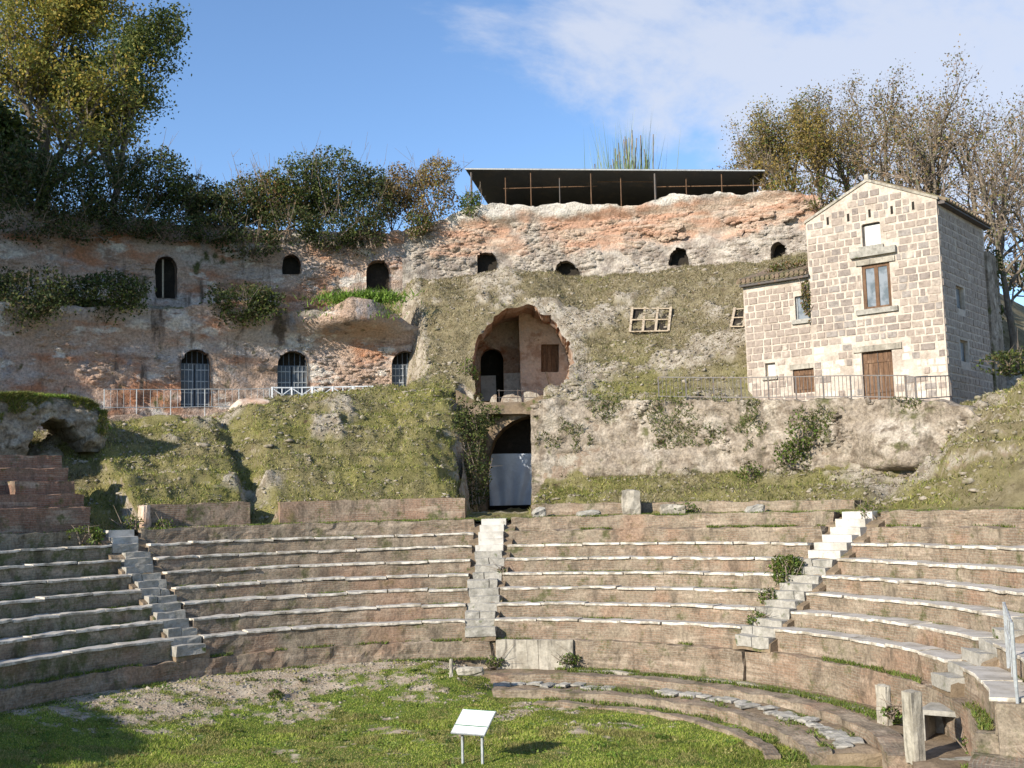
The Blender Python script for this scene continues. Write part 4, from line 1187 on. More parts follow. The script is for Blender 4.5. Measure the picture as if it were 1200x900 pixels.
def fbox(r, o0, o1, mat, name, parent, pt=fpt, grow=0.):
    mb = MB(); a, b, c, d = r; a -= grow; b += grow
    p = []
    for z in (c, d):
        for s, o in ((a, o0), (b, o0), (b, o1), (a, o1)): p.append(pt(s, z, o))
    mb.hexa(p); return mb.build(name, M[mat], parent)
for i, r in enumerate(lintels): fbox(r, -.1, (.17, .07, .06)[i], ('grey_stone', 'pale_stone', 'pale_stone')[i], 'lintel', house)
def window(r, pt, frame, pane, fw=.06, depth=-.12, mull=1, bars=0, sill=None, sillmat='grey_stone'):
    a, b, c, d = r
    f = MB()
    def bar(s0, s1, z0, z1, o0=depth - .05, o1=depth):
        p = []
        for z in (z0, z1):
            for s, o in ((s0, o0), (s1, o0), (s1, o1), (s0, o1)): p.append(pt(s, z, o))
        f.hexa(p)
    bar(a, a + fw, c, d); bar(b - fw, b, c, d); bar(a + fw, b - fw, c, c + fw); bar(a + fw, b - fw, d - fw, d)
    for k in range(mull):
        m = a + (b - a) * (k + 1) / (mull + 1); bar(m - fw * .6, m + fw * .6, c + fw, d - fw, depth - .048, depth + .01)
    for k in range(bars):
        m = c + (d - c) * (k + 1) / (bars + 1); bar(a + fw, b - fw, m - fw * .35, m + fw * .35, depth - .046, depth - .006)
    w = f.build('window', M[frame], house)
    e = (b - a - 2 * fw) / (mull + 1)
    for k in range(mull + 1):
        fbox((a + fw + e * k + .01, a + fw + e * (k + 1) - .01, c + fw, d - fw), depth - .04, depth - .03, pane, 'pane', w, pt)
    if sill: fbox(sill, -.1, .10, sillmat, 'sill', w, pt)
    return w
window(OPEN_F['attic'], fpt, 'iron', 'curtain', .05, mull=0, sill=sills[0])
window(OPEN_F['main'], fpt, 'wood', 'glass', .12, -.04, 1, 0, sill=sills[1])
window(OPEN_A['small'], apt, 'grey_metal', 'glass', .05, mull=0, sill=an_sill[0])
window(OPEN_A['low'], apt, 'pale_wood', 'curtain', .04, mull=0, sill=an_sill[1], sillmat='pale_stone')
for r in OPEN_S.values(): window(r, spt, 'pale_wood', 'glass', .05, mull=0)
fbox(an_sill[2], -.1, .05, 'pale_stone', 'lintel', house, apt)
def planks(r, pt, n, name, o=-.15):
    a, b, c, d = r; leaf = fbox((a, b, c, d), o - .06, o - .02, 'wood', name, house, pt)
    w = (b - a) / n
    for k in range(n): fbox((a + k * w + .006, a + (k + 1) * w - .006, c + .01, d - .01), o - .021, o + random.uniform(0, .012), 'wood', 'plank', leaf, pt)
    for z in (c + (d - c) * .2, c + (d - c) * .8): fbox((a + .03, b - .03, z - .05, z + .05), o + .013, o + .03, 'wood', 'batten', leaf, pt)
    return leaf
d_ = planks(OPEN_F['door'], fpt, 6, 'door', -.12)
a, b, c, d = OPEN_F['door']; fbox(((a + b) / 2 - .012, (a + b) / 2 + .012, c, d), -.12, -.085, 'iron', 'centre_strip', d_)
planks(OPEN_A['hatch'], apt, 4, 'hatch', -.08)
for s, z in VENTS: fbox((s - .045, s + .045, z - .15, z + .15), -.02, .012, 'dark', 'vent_slot', house)
# roof with overhang and a raised cream verge
def roof():
    ov = .12; back = SIDEL + .25
    def slab(sa, za, sb, zb, name, mat, o0, o1, th):
        mb = MB(); p = []
        for dz in (0, th):
            for s, z, o in ((sa, za, o0), (sb, zb, o0), (sb, zb, -o1), (sa, za, -o1)): p.append(fpt(s, z + dz, o))
        mb.hexa(p); return mb.build(name, M[mat], house)
    sl = (PEAK - EAVE) / PEAK_S
    rf = slab(-.3, EAVE - .3 * sl + .02, PEAK_S, PEAK + .02, 'roof', 'rooftile', -.1, back, .08)
    rg = slab(MAINW + .1, EAVE - .1 * sl + .02, PEAK_S, PEAK + .02, 'roof', 'rooftile', -.1, back, .08)
    slab(-.06, EAVE - .06 * sl - .02, PEAK_S, PEAK - .02, 'verge', 'pale_stone', .05, .12, .10)
    slab(MAINW + .04, EAVE - .04 * sl - .02, PEAK_S, PEAK - .02, 'verge', 'pale_stone', .05, .12, .10)
    # curved tiles along the eave side
    mb = MB()
    n = 16
    for k in range(n):
        o = .15 + (back - .2) * (k + .5) / n
        mb.tube([fpt(-.36, EAVE - .36 * sl + .10, -o), fpt(PEAK_S, PEAK + .10, -o)], [.07, .07], 6)
    struct(mb.build('roof_tile_rows', M['rooftile'], rf), 'stuff')
    # dark timber eave below the roof on the side
    mb = MB(); mb.box(spt(SIDEL / 2 + .2, EAVE - .13, .12), FB, FA, UPV, SIDEL / 2 + .1, .13, .06); mb.build('eave_board', M['iron'], house)
    # finial stub
    V, Ff = rough_block(fpt(PEAK_S, PEAK + .14, -.02), FA, FB, .09, .09, .12, .02, 5); add('ridge_stone', V, Ff, M['pale_stone'], house)
    # annex lean-to
    mb = MB(); p = []
    for dz in (0, .08):
        for s, o, z in ((MAINW - .0, .28, ANN_TOP + .0), (ANNW + .15, .28, ANN_TOP + .0), (ANNW + .15, -2.6, ANN_TOP + 1.0), (MAINW, -2.6, ANN_TOP + 1.0)): p.append(apt(s, z + dz, o))
    mb.hexa(p); ar = mb.build('annex_roof', M['rooftile'], house)
    n = 14
    for k in range(n):
        s = MAINW + .05 + (ANNW + .1 - MAINW - .05) * (k + .5) / n
        mb = MB(); mb.tube([apt(s, ANN_TOP + .085, .36), apt(s, ANN_TOP + .085 + 1.3 * .345, -.95)], [.095, .085], 7); mb.build('roof_tile', M['rooftile'], ar)
    mb = MB(); mb.box(apt((MAINW + ANNW) / 2, ANN_TOP - .07, .1), FA, FB, UPV, (ANNW - MAINW) / 2 + .05, .12, .05); mb.build('eave_course', M['iron'], house)
    # rear wing and chimney-like stub on the far side
    mb = MB(); mb.box(spt(SIDEL + .75, (HB + EAVE - 1.1) / 2, -1.2), FB, FA, UPV, .75, 1.3, (EAVE - 1.1 - HB) / 2); mb.build('rear_wing', M['rubble'], house)
    mb = MB(); mb.box(spt(SIDEL + .5, EAVE - .55, -.7), FB, FA, UPV, .38, .5, .75); mb.build('chimney_stack', M['limewash'], house)
    mb = MB(); mb.box(spt(SIDEL + .5, EAVE + .25, -.7), FB, FA, UPV, .45, .58, .06); mb.build('chimney_cap', M['rooftile'], house)
roof()

# ------------------------------------------------------------------ railings
def railing(label, pts, h, mat, bars, cross=False, w=.035, name='railing', group=None):
    pts = [np.asarray(p, float) for p in pts]
    root = thing(name, label, 'railing', pts[len(pts) // 2], group)
    for p in pts:
        mb = MB(); mb.bar(p - [0, 0, .3], p + [0, 0, h], w * 1.3); mb.build('post', M[mat], root)
    for a, b in zip(pts[:-1], pts[1:]):
        for hz in ((h, .12) if not cross else (h - .03, .12)):
            mb = MB(); mb.bar(a + [0, 0, hz], b + [0, 0, hz], w); mb.build('rail', M[mat], root)
        if cross:
            for u, v in ((.15, h - .05), (h - .05, .15)):
                mb = MB(); mb.bar(a + [0, 0, u], b + [0, 0, v], w * .8); mb.build('cross_bar', M[mat], root)
            mb = MB(); m = (a + b) / 2; mb.bar(m + [0, 0, .12], m + [0, 0, h - .03], w * .7); mb.build('baluster', M[mat], root)
        else:
            for k in range(1, bars):
                p = a + (b - a) * k / bars; mb = MB(); mb.bar(p + [0, 0, .12], p + [0, 0, h], w * .45); mb.build('baluster', M[mat], root)
    return root
pts = []
for x in np.linspace(772, 1062, 10):
    P = cyl(x, 462, 20.25); t = pol(P)[1]; pts.append([P[0], P[1], HC + RT(t) + .02])
Pc = polar(20.3, 49.2, 0); pts.append([Pc[0], Pc[1], HC + 2.95])
pts.append(list(P0 - FA * .25 + FN * .6 + [0, 0, -.1]))
railing('rusty iron railing along the top of the retaining wall in front of the house', pts, .85, 'rail_iron', 7, w=.036)
pts = [cyl(x, y, 26.6) for x, y in ((319, 474), (342, 474), (366, 473.5), (390, 473), (414, 472.5), (437, 472))]
for p in pts: p[2] -= .05
railing('white painted railing with crossed bars in front of the lower arches', pts, .82, 'white_rail', 1, cross=True, w=.05)
pts = [cyl(x, y, 28.2) for x, y in ((122, 478), (160, 478), (200, 478), (240, 477), (280, 477), (316, 476))]
for p in pts: p[2] -= .1
railing('thin grey railing along the ledge before the tallest arched gate', pts, .9, 'grey_metal', 5, w=.03)
# low ledge wall under that railing
ledge = ruin_wall('ledge_wall', 'dark low ledge wall below the thin grey railing', 27.6, -40, -15.5, zr(lambda t: 2.3), zr(lambda t: np.interp(t, [-40, -25, -16], [3.9, 4.15, 4.3])), [], M['cliff'], .15, .16, .5, 2.2, 251)
# handrail at the edge of the seating
def handrail():
    a = atZ(1192, 818, ZK(1)); b = atZ(1181, 770, ZK(2))
    r = thing('handrail', 'grey tubular handrail standing beside the stairway', 'railing', a)
    for p, h in ((a, 1.25), (b, 1.0)):
        mb = MB(); mb.tube([p - [0, 0, .2], p + [0, 0, h]], [.03, .03], 8); mb.build('post', M['grey_metal'], r)
    d = (b - a)
    for h in (1.22, .7):
        mb = MB(); mb.tube([a + [0, 0, h], b + [0, 0, h * .8]], [.025] * 2, 8); mb.build('rail', M['grey_metal'], r)
    for k in range(1, 4):
        p = a + d * k / 4; mb = MB(); mb.tube([p, p + [0, 0, 1.2 - .05 * k]], [.012] * 2, 6); mb.build('baluster', M['grey_metal'], r)
handrail()

# ------------------------------------------------------------------ shelter roof on the ruin
def shelter():
    A = cyl(545, 198, 35.0); B = cyl(896, 200, 35.0)
    A = A + (B - A) * .0
    dirx = (B - A); L = np.hypot(dirx[0], dirx[1]); 
    depth = np.array([0, 5.0, 0]); 
    bl = atY(574, 243, A[1] + 5.0); br = atY(880, 243, B[1] + 5.0)
    root = thing('roof_shelter', 'long dark corrugated metal shelter roof on poles above the pink wall', 'shelter', (A + B) / 2 - [0, 0, 4])
    n = 16
    for k in range(n):
        t0, t1 = k / n, (k + 1) / n
        mb = MB(); step = 0
        p = []
        for dz in (0, .05):
            for q in (A + (B - A) * t0, A + (B - A) * t1, bl + (br - bl) * t1, bl + (br - bl) * t0): p.append(q + [0, 0, dz + step])
        mb.hexa(p); mb.build('roof_panel', M['roofsheet'], root)
    mb = MB(); mb.bar(A + [0, -.05, -.02], B + [0, -.05, -.02], .10, .06); mb.build('edge_beam', M['grey_metal'], root)
    # dark back curtain
    mb = MB(); mb.quad(bl + [0, -.1, -2.5], br + [0, -.1, -2.5], br + [0, -.1, .1], bl + [0, -.1, .1]); mb.build('back_sheet', M['roofsheet'], root)
    posts = [552, 594, 625, 660, 697, 733, 772, 809, 848, 885]
    for i, x in enumerate(posts):
        t = (x - 545) / 351; top = A + (B - A) * t
        dy = .5 if i % 2 else .15
        f = top + np.array([0, dy, 0]); zt = top[2] - .1 - dy * .3
        th = pol(f)[1]
        mb = MB(); w = .06 if x not in (552, 772) else .12
        mb.tube([[f[0], f[1], HC + up_top(th) - .3], [f[0] + .02, f[1], zt]], [w / 2, w / 2], 6); mb.build('post', M['wood' if i % 3 else 'iron'], root)
    for xa, ya, xb, yb in ((590, 221, 700, 218), (765, 219, 896, 217), (700, 213, 765, 213)):
        mb = MB(); mb.tube([cyl(xa, ya, 35.25), cyl(xb, yb, 35.25)], [.025, .025], 6); mb.build('cross_pole', M['wood'], root)
shelter()

def hill_hit(x, y, r0=16.5):
    d = ray(x, y); t = np.arange(36, 75, .03); P = CAM + np.outer(t, d)
    R = np.hypot(P[:, 0] - CX, P[:, 1] - CY); th = np.degrees(np.arctan2(P[:, 0] - CX, P[:, 1] - CY))
    z = hill_P(th, R)[:, 2]; k = np.nonzero((P[:, 2] <= z) & (R > r0))[0]
    return P[k[0]] if len(k) else P[-1]
# wooden lattice frames over holes in the slope
def lattice(name, label, poly, R, nx, ny):
    P = [hill_hit(x, y) + np.array([0, -.10, .03]) for x, y in poly]        # bl, br, tr, tl
    root = thing(name, label, 'lattice', P[0])
    L = lambda a, b, t: a + (b - a) * t
    for k in range(nx + 1):
        t = k / nx; mb = MB(); mb.bar(L(P[0], P[1], t), L(P[3], P[2], t) + [0, 0, .08], .11, .05); mb.build('upright', M['pale_wood'], root)
    for k in range(ny + 1):
        t = k / ny; mb = MB(); o = np.array([0, -.06, 0]); mb.bar(L(P[0], P[3], t) + o, L(P[1], P[2], t) + o, .10, .05); mb.build('crosspiece', M['pale_wood'], root)
    mb = MB(); o = np.array([0, .12, 0]); mb.quad(*(p + o for p in P)); mb.build('opening_shade_panel', M['dark'], root)  # near-black sheet paints the shade of the hole
lattice('wooden_lattice', 'bleached timber lattice set over a hole in the dry slope', ((738, 390), (783, 389), (786, 363), (741, 363)), 26.4, 3, 2)
lattice('wooden_lattice', 'small tilted timber lattice leaning beside the house annex', ((856, 384), (871, 384), (873, 363), (861, 364)), 25.6, 1, 2)

# ------------------------------------------------------------------ information sign
def sign():
    c = atZ(556, 893, 0.)
    f = np.array([-.46, -.89, 0]); f /= np.linalg.norm(f); rx = np.array([-f[1], f[0], 0])
    gz = .0
    root = thing('information_sign', 'white tilted information panel on two metal legs in the lawn', 'sign', (c[0], c[1], gz))
    hw = .40; dep = .33
    base = c + [0, 0, .80]
    u = np.array([*(-f[:2] * .80), .60]); u /= np.linalg.norm(u); nrm = np.cross(rx, u)
    mb = MB(); mb.box(base, rx, u, nrm, hw, dep, .015); mb.build('panel_tray', M['grey_metal'], root)
    for a, b in ((-.31, -.125), (-.095, .31)):
        P = []; 
        for s, t in ((-1, a), (1, a), (1, b), (-1, b)): P.append(base + rx * (hw - .02) * s + u * t + nrm * .019)
        uvs = np.array([(0, a + .4), (.86, a + .4), (.86, b + .4), (0, b + .4)])
        add('printed_panel', P, [(0, 1, 2, 3)], M['board'], root, uv=uvs)
    mb = MB(); mb.box(base + u * -.11 + nrm * .018, rx, u, nrm, hw - .02, .012, .004); mb.build('green_strip', M['green_trim'], root)
    mb = MB(); mb.box(base + u * .318 + nrm * .018, rx, u, nrm, hw - .02, .008, .004); mb.build('green_strip', M['green_trim'], root)
    for s in (-.55, .62):
        p = base + rx * hw * s + u * -.12; mb = MB(); mb.box([p[0], p[1], (p[2] - .02 + gz - .1) / 2], rx, f, UPV, .022, .022, (p[2] - .02 - gz + .1) / 2); mb.build('leg', M['grey_metal'], root)
sign()

# ------------------------------------------------------------------ loose blocks, stelae, drain
def block(px, z, hx, hy, hz, rot, mat, label, name='stone_block', cat='stone', jit=.03, seed=1, tilt=0., group=None):
    c = atZ(*px, z); c[2] = z + hz - .03
    ca, sa = math.cos(rot), math.sin(rot)
    V, Ff = rough_block(c, (ca, sa, tilt), (-sa, ca, 0), hx, hy, hz, jit, seed)
    return tag(add(name, V, Ff, M[mat]), label, cat, group)
block((1037, 848), .42, .08, .18, .42, .35, 'pale_stone', 'shorter upright stone slab standing on the earth walkway', 'upright_slab', 'slab', .014, 11, .12)
block((1073, 893), .36, .12, .16, .66, .3, 'pale_stone', 'taller upright stone slab beside the dark drain opening', 'upright_slab', 'slab', .014, 12, .05)
block((551, 790), .70, .36, .14, .11, -.06, 'pale_stone', 'long grey stone block lying beside the big stone panels', 'stone_block', 'stone', .03, 13)
block((529, 792), .68, .05, .06, .24, .1, 'pale_stone', 'thin white marker stone standing on bare earth', 'marker_stone', 'stone', .015, 14, .15)
for i, (x, y, hx, hz, lab) in enumerate(((741, 617, .33, .47, 'tall squared grey block standing against the podium wall'), (789, 614, .42, .20, 'wide tilted stone slab lying by the podium wall'),
                                         (690, 617, .42, .13, 'flat grey stone lying on the ledge above the seats'), (632, 618, .22, .2, 'small pointed stone beside the white marble steps'),
                                         (885, 610, .3, .16, 'rough stone on the weedy ledge near the right hand stair'))):
    P = cyl(x, y, 16.35)
    V, Ff = rough_block([P[0], P[1], HC - .58 + hz], (1, -.12, .06 * (i - 1)), (.12, 1, 0), hx, .16, hz, .05, 20 + i)
    tag(add('stone_block', V, Ff, M['pale_stone' if i < 2 else 'grey_stone']), lab.replace('right hand', 'weedy') if i == 4 else lab, 'stone')
def drain():
    z = .41
    p = atZ(1085, 868, z); q = atZ(1128, 872, z)
    ex = (q - p); L = np.hypot(ex[0], ex[1]); ex = ex / L; ey = np.array([-ex[1], ex[0], 0])
    root = thing('drain_box', 'concrete drain box with a dark opening beside the upright slab', 'drain', p)
    h = .55; d = .9
    c = p + ex * L / 2
    for off, hx, hy, hz, zc in ((ex * -(L / 2 + .05), .05, d / 2, h / 2, h / 2), (ex * (L / 2 + .05), .05, d / 2, h / 2, h / 2), (ey * 0, L / 2 + .1, d / 2, .05, h + .05), (ey * (d / 2 - .05), L / 2, .04, h / 2 - .01, h / 2)):
        mb = MB(); mb.box(c + ey * d * .5 + off - [0, 0, .05] + [0, 0, zc], ex, ey, UPV, hx, hy, hz); mb.build('slab', M['grey_stone'], root)
    for k in range(4):
        s = atZ(1122 + 4 * k, 900 + 14 * k, .25); V, Ff = rough_block(s + [.3, 0, .0 - .02 * k], (1, .1, 0), (-.1, 1, 0), .6, .2, .18 - .03 * k, .02, 40 + k)
        tag(add('stone_step', V, Ff, M['grey_stone']), ('grey stone step right before the drain box', 'second grey stone step down from the drain box', 'third grey stone step down from the drain box', 'lowest grey stone step below the drain box')[k], 'step', 'steps before the drain box')
drain()
def corner_pier():
    V, Ff, uv = sweep(sdense((10.55, .2), (10.55, .86), 4) + [(10.55, .86), (11.6, .84), (11.6, .2)], 112.6, 118.5, .12, .05, 71)
    tag(add('brick_pier', V, Ff, M['brick'], uv=uv), 'broken brick pier at the end of the curved orchestra wall', 'pier')
corner_pier()

# ------------------------------------------------------------------ left ruins: broken arch and mounds
def mound(label, x, y, R, hw, hh, hd, seed, mat='rubble', group=None):
    P = cyl(x, y, R)
    nth, nph = 40, 18; V = []; F_ = []
    for i in range(nph):
        for j in range(nth):
            ph = i / (nph - 1) * math.pi / 2; t = 2 * math.pi * j / nth
            sq = lambda v: math.copysign(abs(v) ** .75, v)
            V.append((P[0] + hw * sq(math.cos(t)) * math.cos(ph) ** .6, P[1] + hd * sq(math.sin(t)) * math.cos(ph) ** .6, P[2] - .5 + (hh + .5) * math.sin(ph)))
    V = np.array(V); V = V + .12 * np.stack([fbm(V, 1.2, 4, seed), fbm(V, 1.2, 4, seed + 1), fbm(V, 1.2, 4, seed + 2)], -1) * 1.6
    for i in range(nph - 1):
        for j in range(nth): F_.append((i * nth + j, i * nth + (j + 1) % nth, (i + 1) * nth + (j + 1) % nth, (i + 1) * nth + j))
    at = {'dry': np.full(len(V), .3)} if mat == 'hill' else None
    tag(add('masonry_mound', V, F_, M[mat], smooth=True, attrs=at), label, 'mound', group)
mound('grass topped masonry mound before the ledge wall', 190, 508, 24.6, 1.25, .75, .9, 611, 'hill')
mound('bare pale masonry lump beside the white railing', 297, 495, 24.9, 1.2, 1.0, .8, 621, 'plaster')
def broken_arch():
    """thick fallen vault remnant, grassy on top"""
    R0, R2 = 20.8, 23.4
    lab = 'broken masonry arch with a grassy top on the edge of the bank'
    outer = [(-70, 540), (-70, 462), (0, 462), (40, 461), (75, 464), (104, 470), (124, 482), (130, 500), (124, 528)]
    hole = [(36, 545), (36, 520), (40, 505), (50, 495), (62, 490), (76, 493), (88, 503), (97, 516), (103, 530), (105, 545)]
    ow = np.array(to_wall(outer, R0)); hw = to_wall(hole, R0)
    us = np.arange(ow[:, 0].min(), ow[:, 0].max() + .1, .09); vs = np.arange(ow[:, 1].min(), ow[:, 1].max() + .1, .09)
    U, V = np.meshgrid(us, vs, indexing='ij')
    U, V, Fq, rims = holed_grid(U, V, [hw])
    sd, near = poly_sd(np.stack([U.ravel(), V.ravel()], -1), ow)
    Uf, Vf = U.ravel().copy(), V.ravel().copy(); m = np.abs(sd) < .055; Uf[m] = near[m, 0]; Vf[m] = near[m, 1]
    c = np.stack([Uf, Vf], -1)[Fq].mean(1); s2, _ = poly_sd(c, ow); Fq = Fq[s2 < 0]
    e = {}
    for f in Fq:
        for a, b in zip(f, np.roll(f, -1)): e[(int(a), int(b))] = 1
    rim = [(b, a) for (a, b) in e if (b, a) not in e]
    P = polar(R0, np.degrees(Uf / R0), Vf); d = .25 * fbm(P, .8, 4, 651) + .26 * fbm(P, 2.4, 5, 655, .68)
    edge = sstep(.35, 0, np.abs(sd)) * .25
    P = polar(R0 - d + edge, np.degrees(Uf / R0), Vf); VV = [P]; n = len(P); FF = [Fq[:, ::-1]]
    ids = sorted({q for r in rim for q in r}); prev = {q: q for q in ids}
    for k in range(1, 6):
        dr = (R2 - R0) * k / 5; Q = polar(R0 + dr, np.degrees(Uf[ids] / R0), Vf[ids]); Q = Q + .10 * np.stack([fbm(Q, 1.1, 3, 661), fbm(Q, 1.1, 3, 662), fbm(Q, 1.1, 3, 663)], -1)
        new = {q: n + i for i, q in enumerate(ids)}; VV.append(Q); n += len(ids)
        FF.append(np.array([(prev[a], prev[b], new[b], new[a]) for a, b in rim])[:, ::-1]); prev = new
    VV = np.concatenate(VV)
    VV = VV + .10 * np.stack([fbm(VV, 4, 4, 667, .65), fbm(VV, 4, 4, 668, .65), fbm(VV, 4, 4, 669, .65)], -1)
    tag(add('broken_arch', VV, np.concatenate(FF), M['rubble']), lab, 'ruin')
    return ow
ARCH_OUT = broken_arch()

# ================================================================== VEGETATION
def pick(pal, n, rng, jit=.22):
    pal = np.array(pal); c = pal[rng.integers(0, len(pal), n)]
    return np.clip(c * (1 + rng.normal(0, jit, (n, 1))), .004, 1)
def leaves_mesh(C, size, colr, rng, aspect=.6, droop=None):
    n = len(C); a = rng.normal(size=(n, 3)); a /= np.linalg.norm(a, axis=1)[:, None]
    if droop is not None: a = a * (1 - abs(droop)) + np.array([0, 0, droop]); a /= np.linalg.norm(a, axis=1)[:, None]
    b = np.cross(a, rng.normal(size=(n, 3))); b /= np.linalg.norm(b, axis=1)[:, None]
    s = (size * rng.uniform(.6, 1.35, n))[:, None]
    V = np.stack([C - a * s * .5, C + b * s * aspect * .5 + a * s * .05, C + a * s * .5, C - b * s * aspect * .5 + a * s * .05], 1).reshape(-1, 3)
    return V, np.arange(4 * n).reshape(-1, 4), np.repeat(colr, 4, axis=0)
def blades_mesh(B, h, w, colr, rng, lean=.45):
    n = len(B); az = rng.uniform(0, 2 * np.pi, n)
    side = np.stack([np.cos(az), np.sin(az), 0 * az], -1) * (w * rng.uniform(.6, 1.3, n))[:, None] * .5
    hh = h * rng.uniform(.5, 1.3, n)
    ld = rng.normal(0, lean, (n, 2)) * hh[:, None]
    tip = B + np.concatenate([ld, hh[:, None]], 1)
    V = np.stack([B - side, B + side, tip], 1).reshape(-1, 3)
    return V, np.arange(3 * n).reshape(-1, 3), np.repeat(colr, 3, axis=0)
def grow(base, height, rng, r0, trunk=.5, spread=.5, nl=(9, 6, 5), lens=(.5, .5, .5), up=(.75, .5, .35), lean=(0, 0), wob=.06, start=.3):
    br = []; tips = []
    def branch(p, d, L, r, lev, segs):
        pts = [p]; d = d / np.linalg.norm(d)
        for k in range(segs):
            d = d + rng.normal(0, .13 + .05 * lev, 3) + np.array([0, 0, up[min(lev, 2)] * .12]); d /= np.linalg.norm(d)
            pts.append(pts[-1] + d * L / segs)
        rs = [max(.004, r * (1 - .72 * k / segs)) for k in range(segs + 1)]
        br.append((pts, rs, lev))
        if lev >= 3: 
            tips.append((pts, d)); return
        n = nl[lev] if lev < len(nl) else 0
        for i in range(n):
            t = (start if lev == 0 else .2) + (1 - (start if lev == 0 else .2)) * (i + rng.uniform(0, 1)) / n
            k = min(int(t * segs), segs - 1); q = pts[k] + (pts[k + 1] - pts[k]) * (t * segs - k)
            ax = pts[k + 1] - pts[k]; ax /= np.linalg.norm(ax)
            s = np.cross(ax, rng.normal(size=3)); s /= np.linalg.norm(s)
            nd = ax * (1 - spread) + s * spread + np.array([0, 0, up[min(lev, 2)] * .4])
            branch(q, nd, L * lens[lev] * (1.15 - .5 * t) * rng.uniform(.75, 1.2), rs[k] * .62, lev + 1, max(3, segs - 1))
        tips.append((pts[-2:], d))
    branch(np.asarray(base, float), np.array([lean[0], lean[1], 1.]), height * (.95 if trunk is None else trunk), r0, 0, 7)
    return br, tips
def tree(name, label, base, height, seed, r0=.2, nleaf=6000, leaf=.16, pal=((.1, .14, .03),), pal_low=None, low_z=None, leafjit=.22, group=None, cat='tree', bark='bark', thin=None, **kw):
    rng = np.random.default_rng(seed)
    br, tips = grow(base, height, rng, r0, **kw)
    root = thing(name, label, cat, base, group)
    big, small = MB(), MB()
    for pts, rs, lev in br:
        (big if lev < 2 else small).tube(pts, rs, 6 if lev < 2 else 3, cap=False)
    t = big.build('trunk', M[bark], root, smooth=True)
    small.build('branches', M[thin or bark], root)
    if nleaf:
        idx = rng.integers(0, len(tips), nleaf); C = np.zeros((nleaf, 3))
        lens_ = np.array([len(tp[0]) for tp in tips])
        for i, k in enumerate(idx):
            p = tips[k][0]; u = rng.uniform(0, len(p) - 1); j = min(int(u), len(p) - 2); C[i] = p[j] + (p[j + 1] - p[j]) * (u - j)
        C = C + rng.normal(0, leafjit, (nleaf, 3))
        colr = pick(pal, nleaf, rng)
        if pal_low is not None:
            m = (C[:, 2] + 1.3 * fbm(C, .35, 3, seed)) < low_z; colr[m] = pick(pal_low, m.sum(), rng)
        V, F_, cc = leaves_mesh(C, leaf, colr, rng)
        add('crown', V, F_, M['leaf'], root, attrs={'col': cc})
    return root
def shrub(name, label, c, rx, ry, rz, n, leaf, pal, seed, twigs=10, group=None, cat='shrub', gap=.0, droop=None, hang=0., tall=1.):
    rng = np.random.default_rng(seed); c = np.asarray(c, float)
    root = thing(name, label, cat, c - [0, 0, rz * .8], group)
    d = rng.normal(size=(n * 2, 3)); d /= np.linalg.norm(d, axis=1)[:, None]
    r = rng.uniform(.25, 1, len(d)) ** .5
    bump_ = 1 + .42 * fbm(d * 1.6 + seed, 1.2, 3, seed)
    C = d * (r * bump_)[:, None] * [rx, ry, rz]; C = C[fbm(C, 1.3, 3, seed + 3) > gap - .25][:n] + c
    if hang: C[:, 2] -= hang * rng.uniform(0, 1, len(C)) ** 2 * (C[:, 1] < c[1])
    V, F_, cc = leaves_mesh(C, leaf, pick(pal, len(C), rng), rng, .6, droop)
    add('foliage', V, F_, M['leaf'], root, attrs={'col': cc})
    mb = MB()
    for k in range(twigs):
        b = c + [rng.normal(0, rx * .25), rng.normal(0, ry * .25), -rz * .8]
        e = c + np.array([rng.normal(0, rx * .6), rng.normal(0, ry * .6), rz * rng.uniform(.3, 1.25) * tall])
        m = (b + e) / 2 + rng.normal(0, .12, 3); mb.tube([b, m, e], [.03, .018, .006], 4, cap=False)
        for q in range(3):
            t = rng.uniform(.4, .95); s = b + (e - b) * t; mb.tube([s, s + rng.normal(0, .25, 3) + [0, 0, .3 * rz]], [.01, .004], 3, cap=False)
    mb.build('stems', M['twig'], root)
    return root
def on_hill(x, y, R):
    P = cyl(x, y, R); r, t = pol(P); return hill_P(np.array([t]), np.array([R]))[0]

YG = [(.34, .29, .06), (.40, .29, .06), (.24, .24, .05), (.28, .26, .06), (.17, .19, .045)]
DK = [(.05, .075, .022), (.07, .095, .028), (.04, .06, .022), (.09, .10, .03), (.12, .10, .045)]
MID = [(.11, .14, .03), (.15, .16, .04), (.08, .11, .025)]
BR = [(.22, .13, .06), (.27, .18, .08), (.16, .11, .05), (.14, .12, .05)]
YB_ = [(.34, .25, .06), (.29, .20, .06), (.21, .16, .05), (.18, .13, .06)]
BRT = [(.15, .26, .035), (.20, .30, .05), (.11, .19, .03)]

# the big tree above the shaded wall, and its companions
tree('deciduous_tree', 'tall dense tree turning yellow at the top above the shaded wall', on_hill(48, 240, 37.5), 17, 11, .36, 46000, .19, YG, DK + MID, HC + 16.8, .36, 'trees on the cliff top', trunk=.74, spread=.66, nl=(17, 9, 5), lens=(.52, .55, .5), start=.14)  # top leaves brightened as sunlit besides their autumn yellow, dark palette below
tree('deciduous_tree', 'slimmer dark tree with open thin branches at the edge of the tall yellowing tree', on_hill(132, 245, 36.8), 13.5, 12, .22, 17000, .17, [(.10, .13, .03), (.15, .16, .04), (.07, .1, .03)], DK, HC + 17.5, .3, 'trees on the cliff top', trunk=.75, spread=.55, nl=(12, 7, 5), lens=(.42, .5, .5), start=.15)
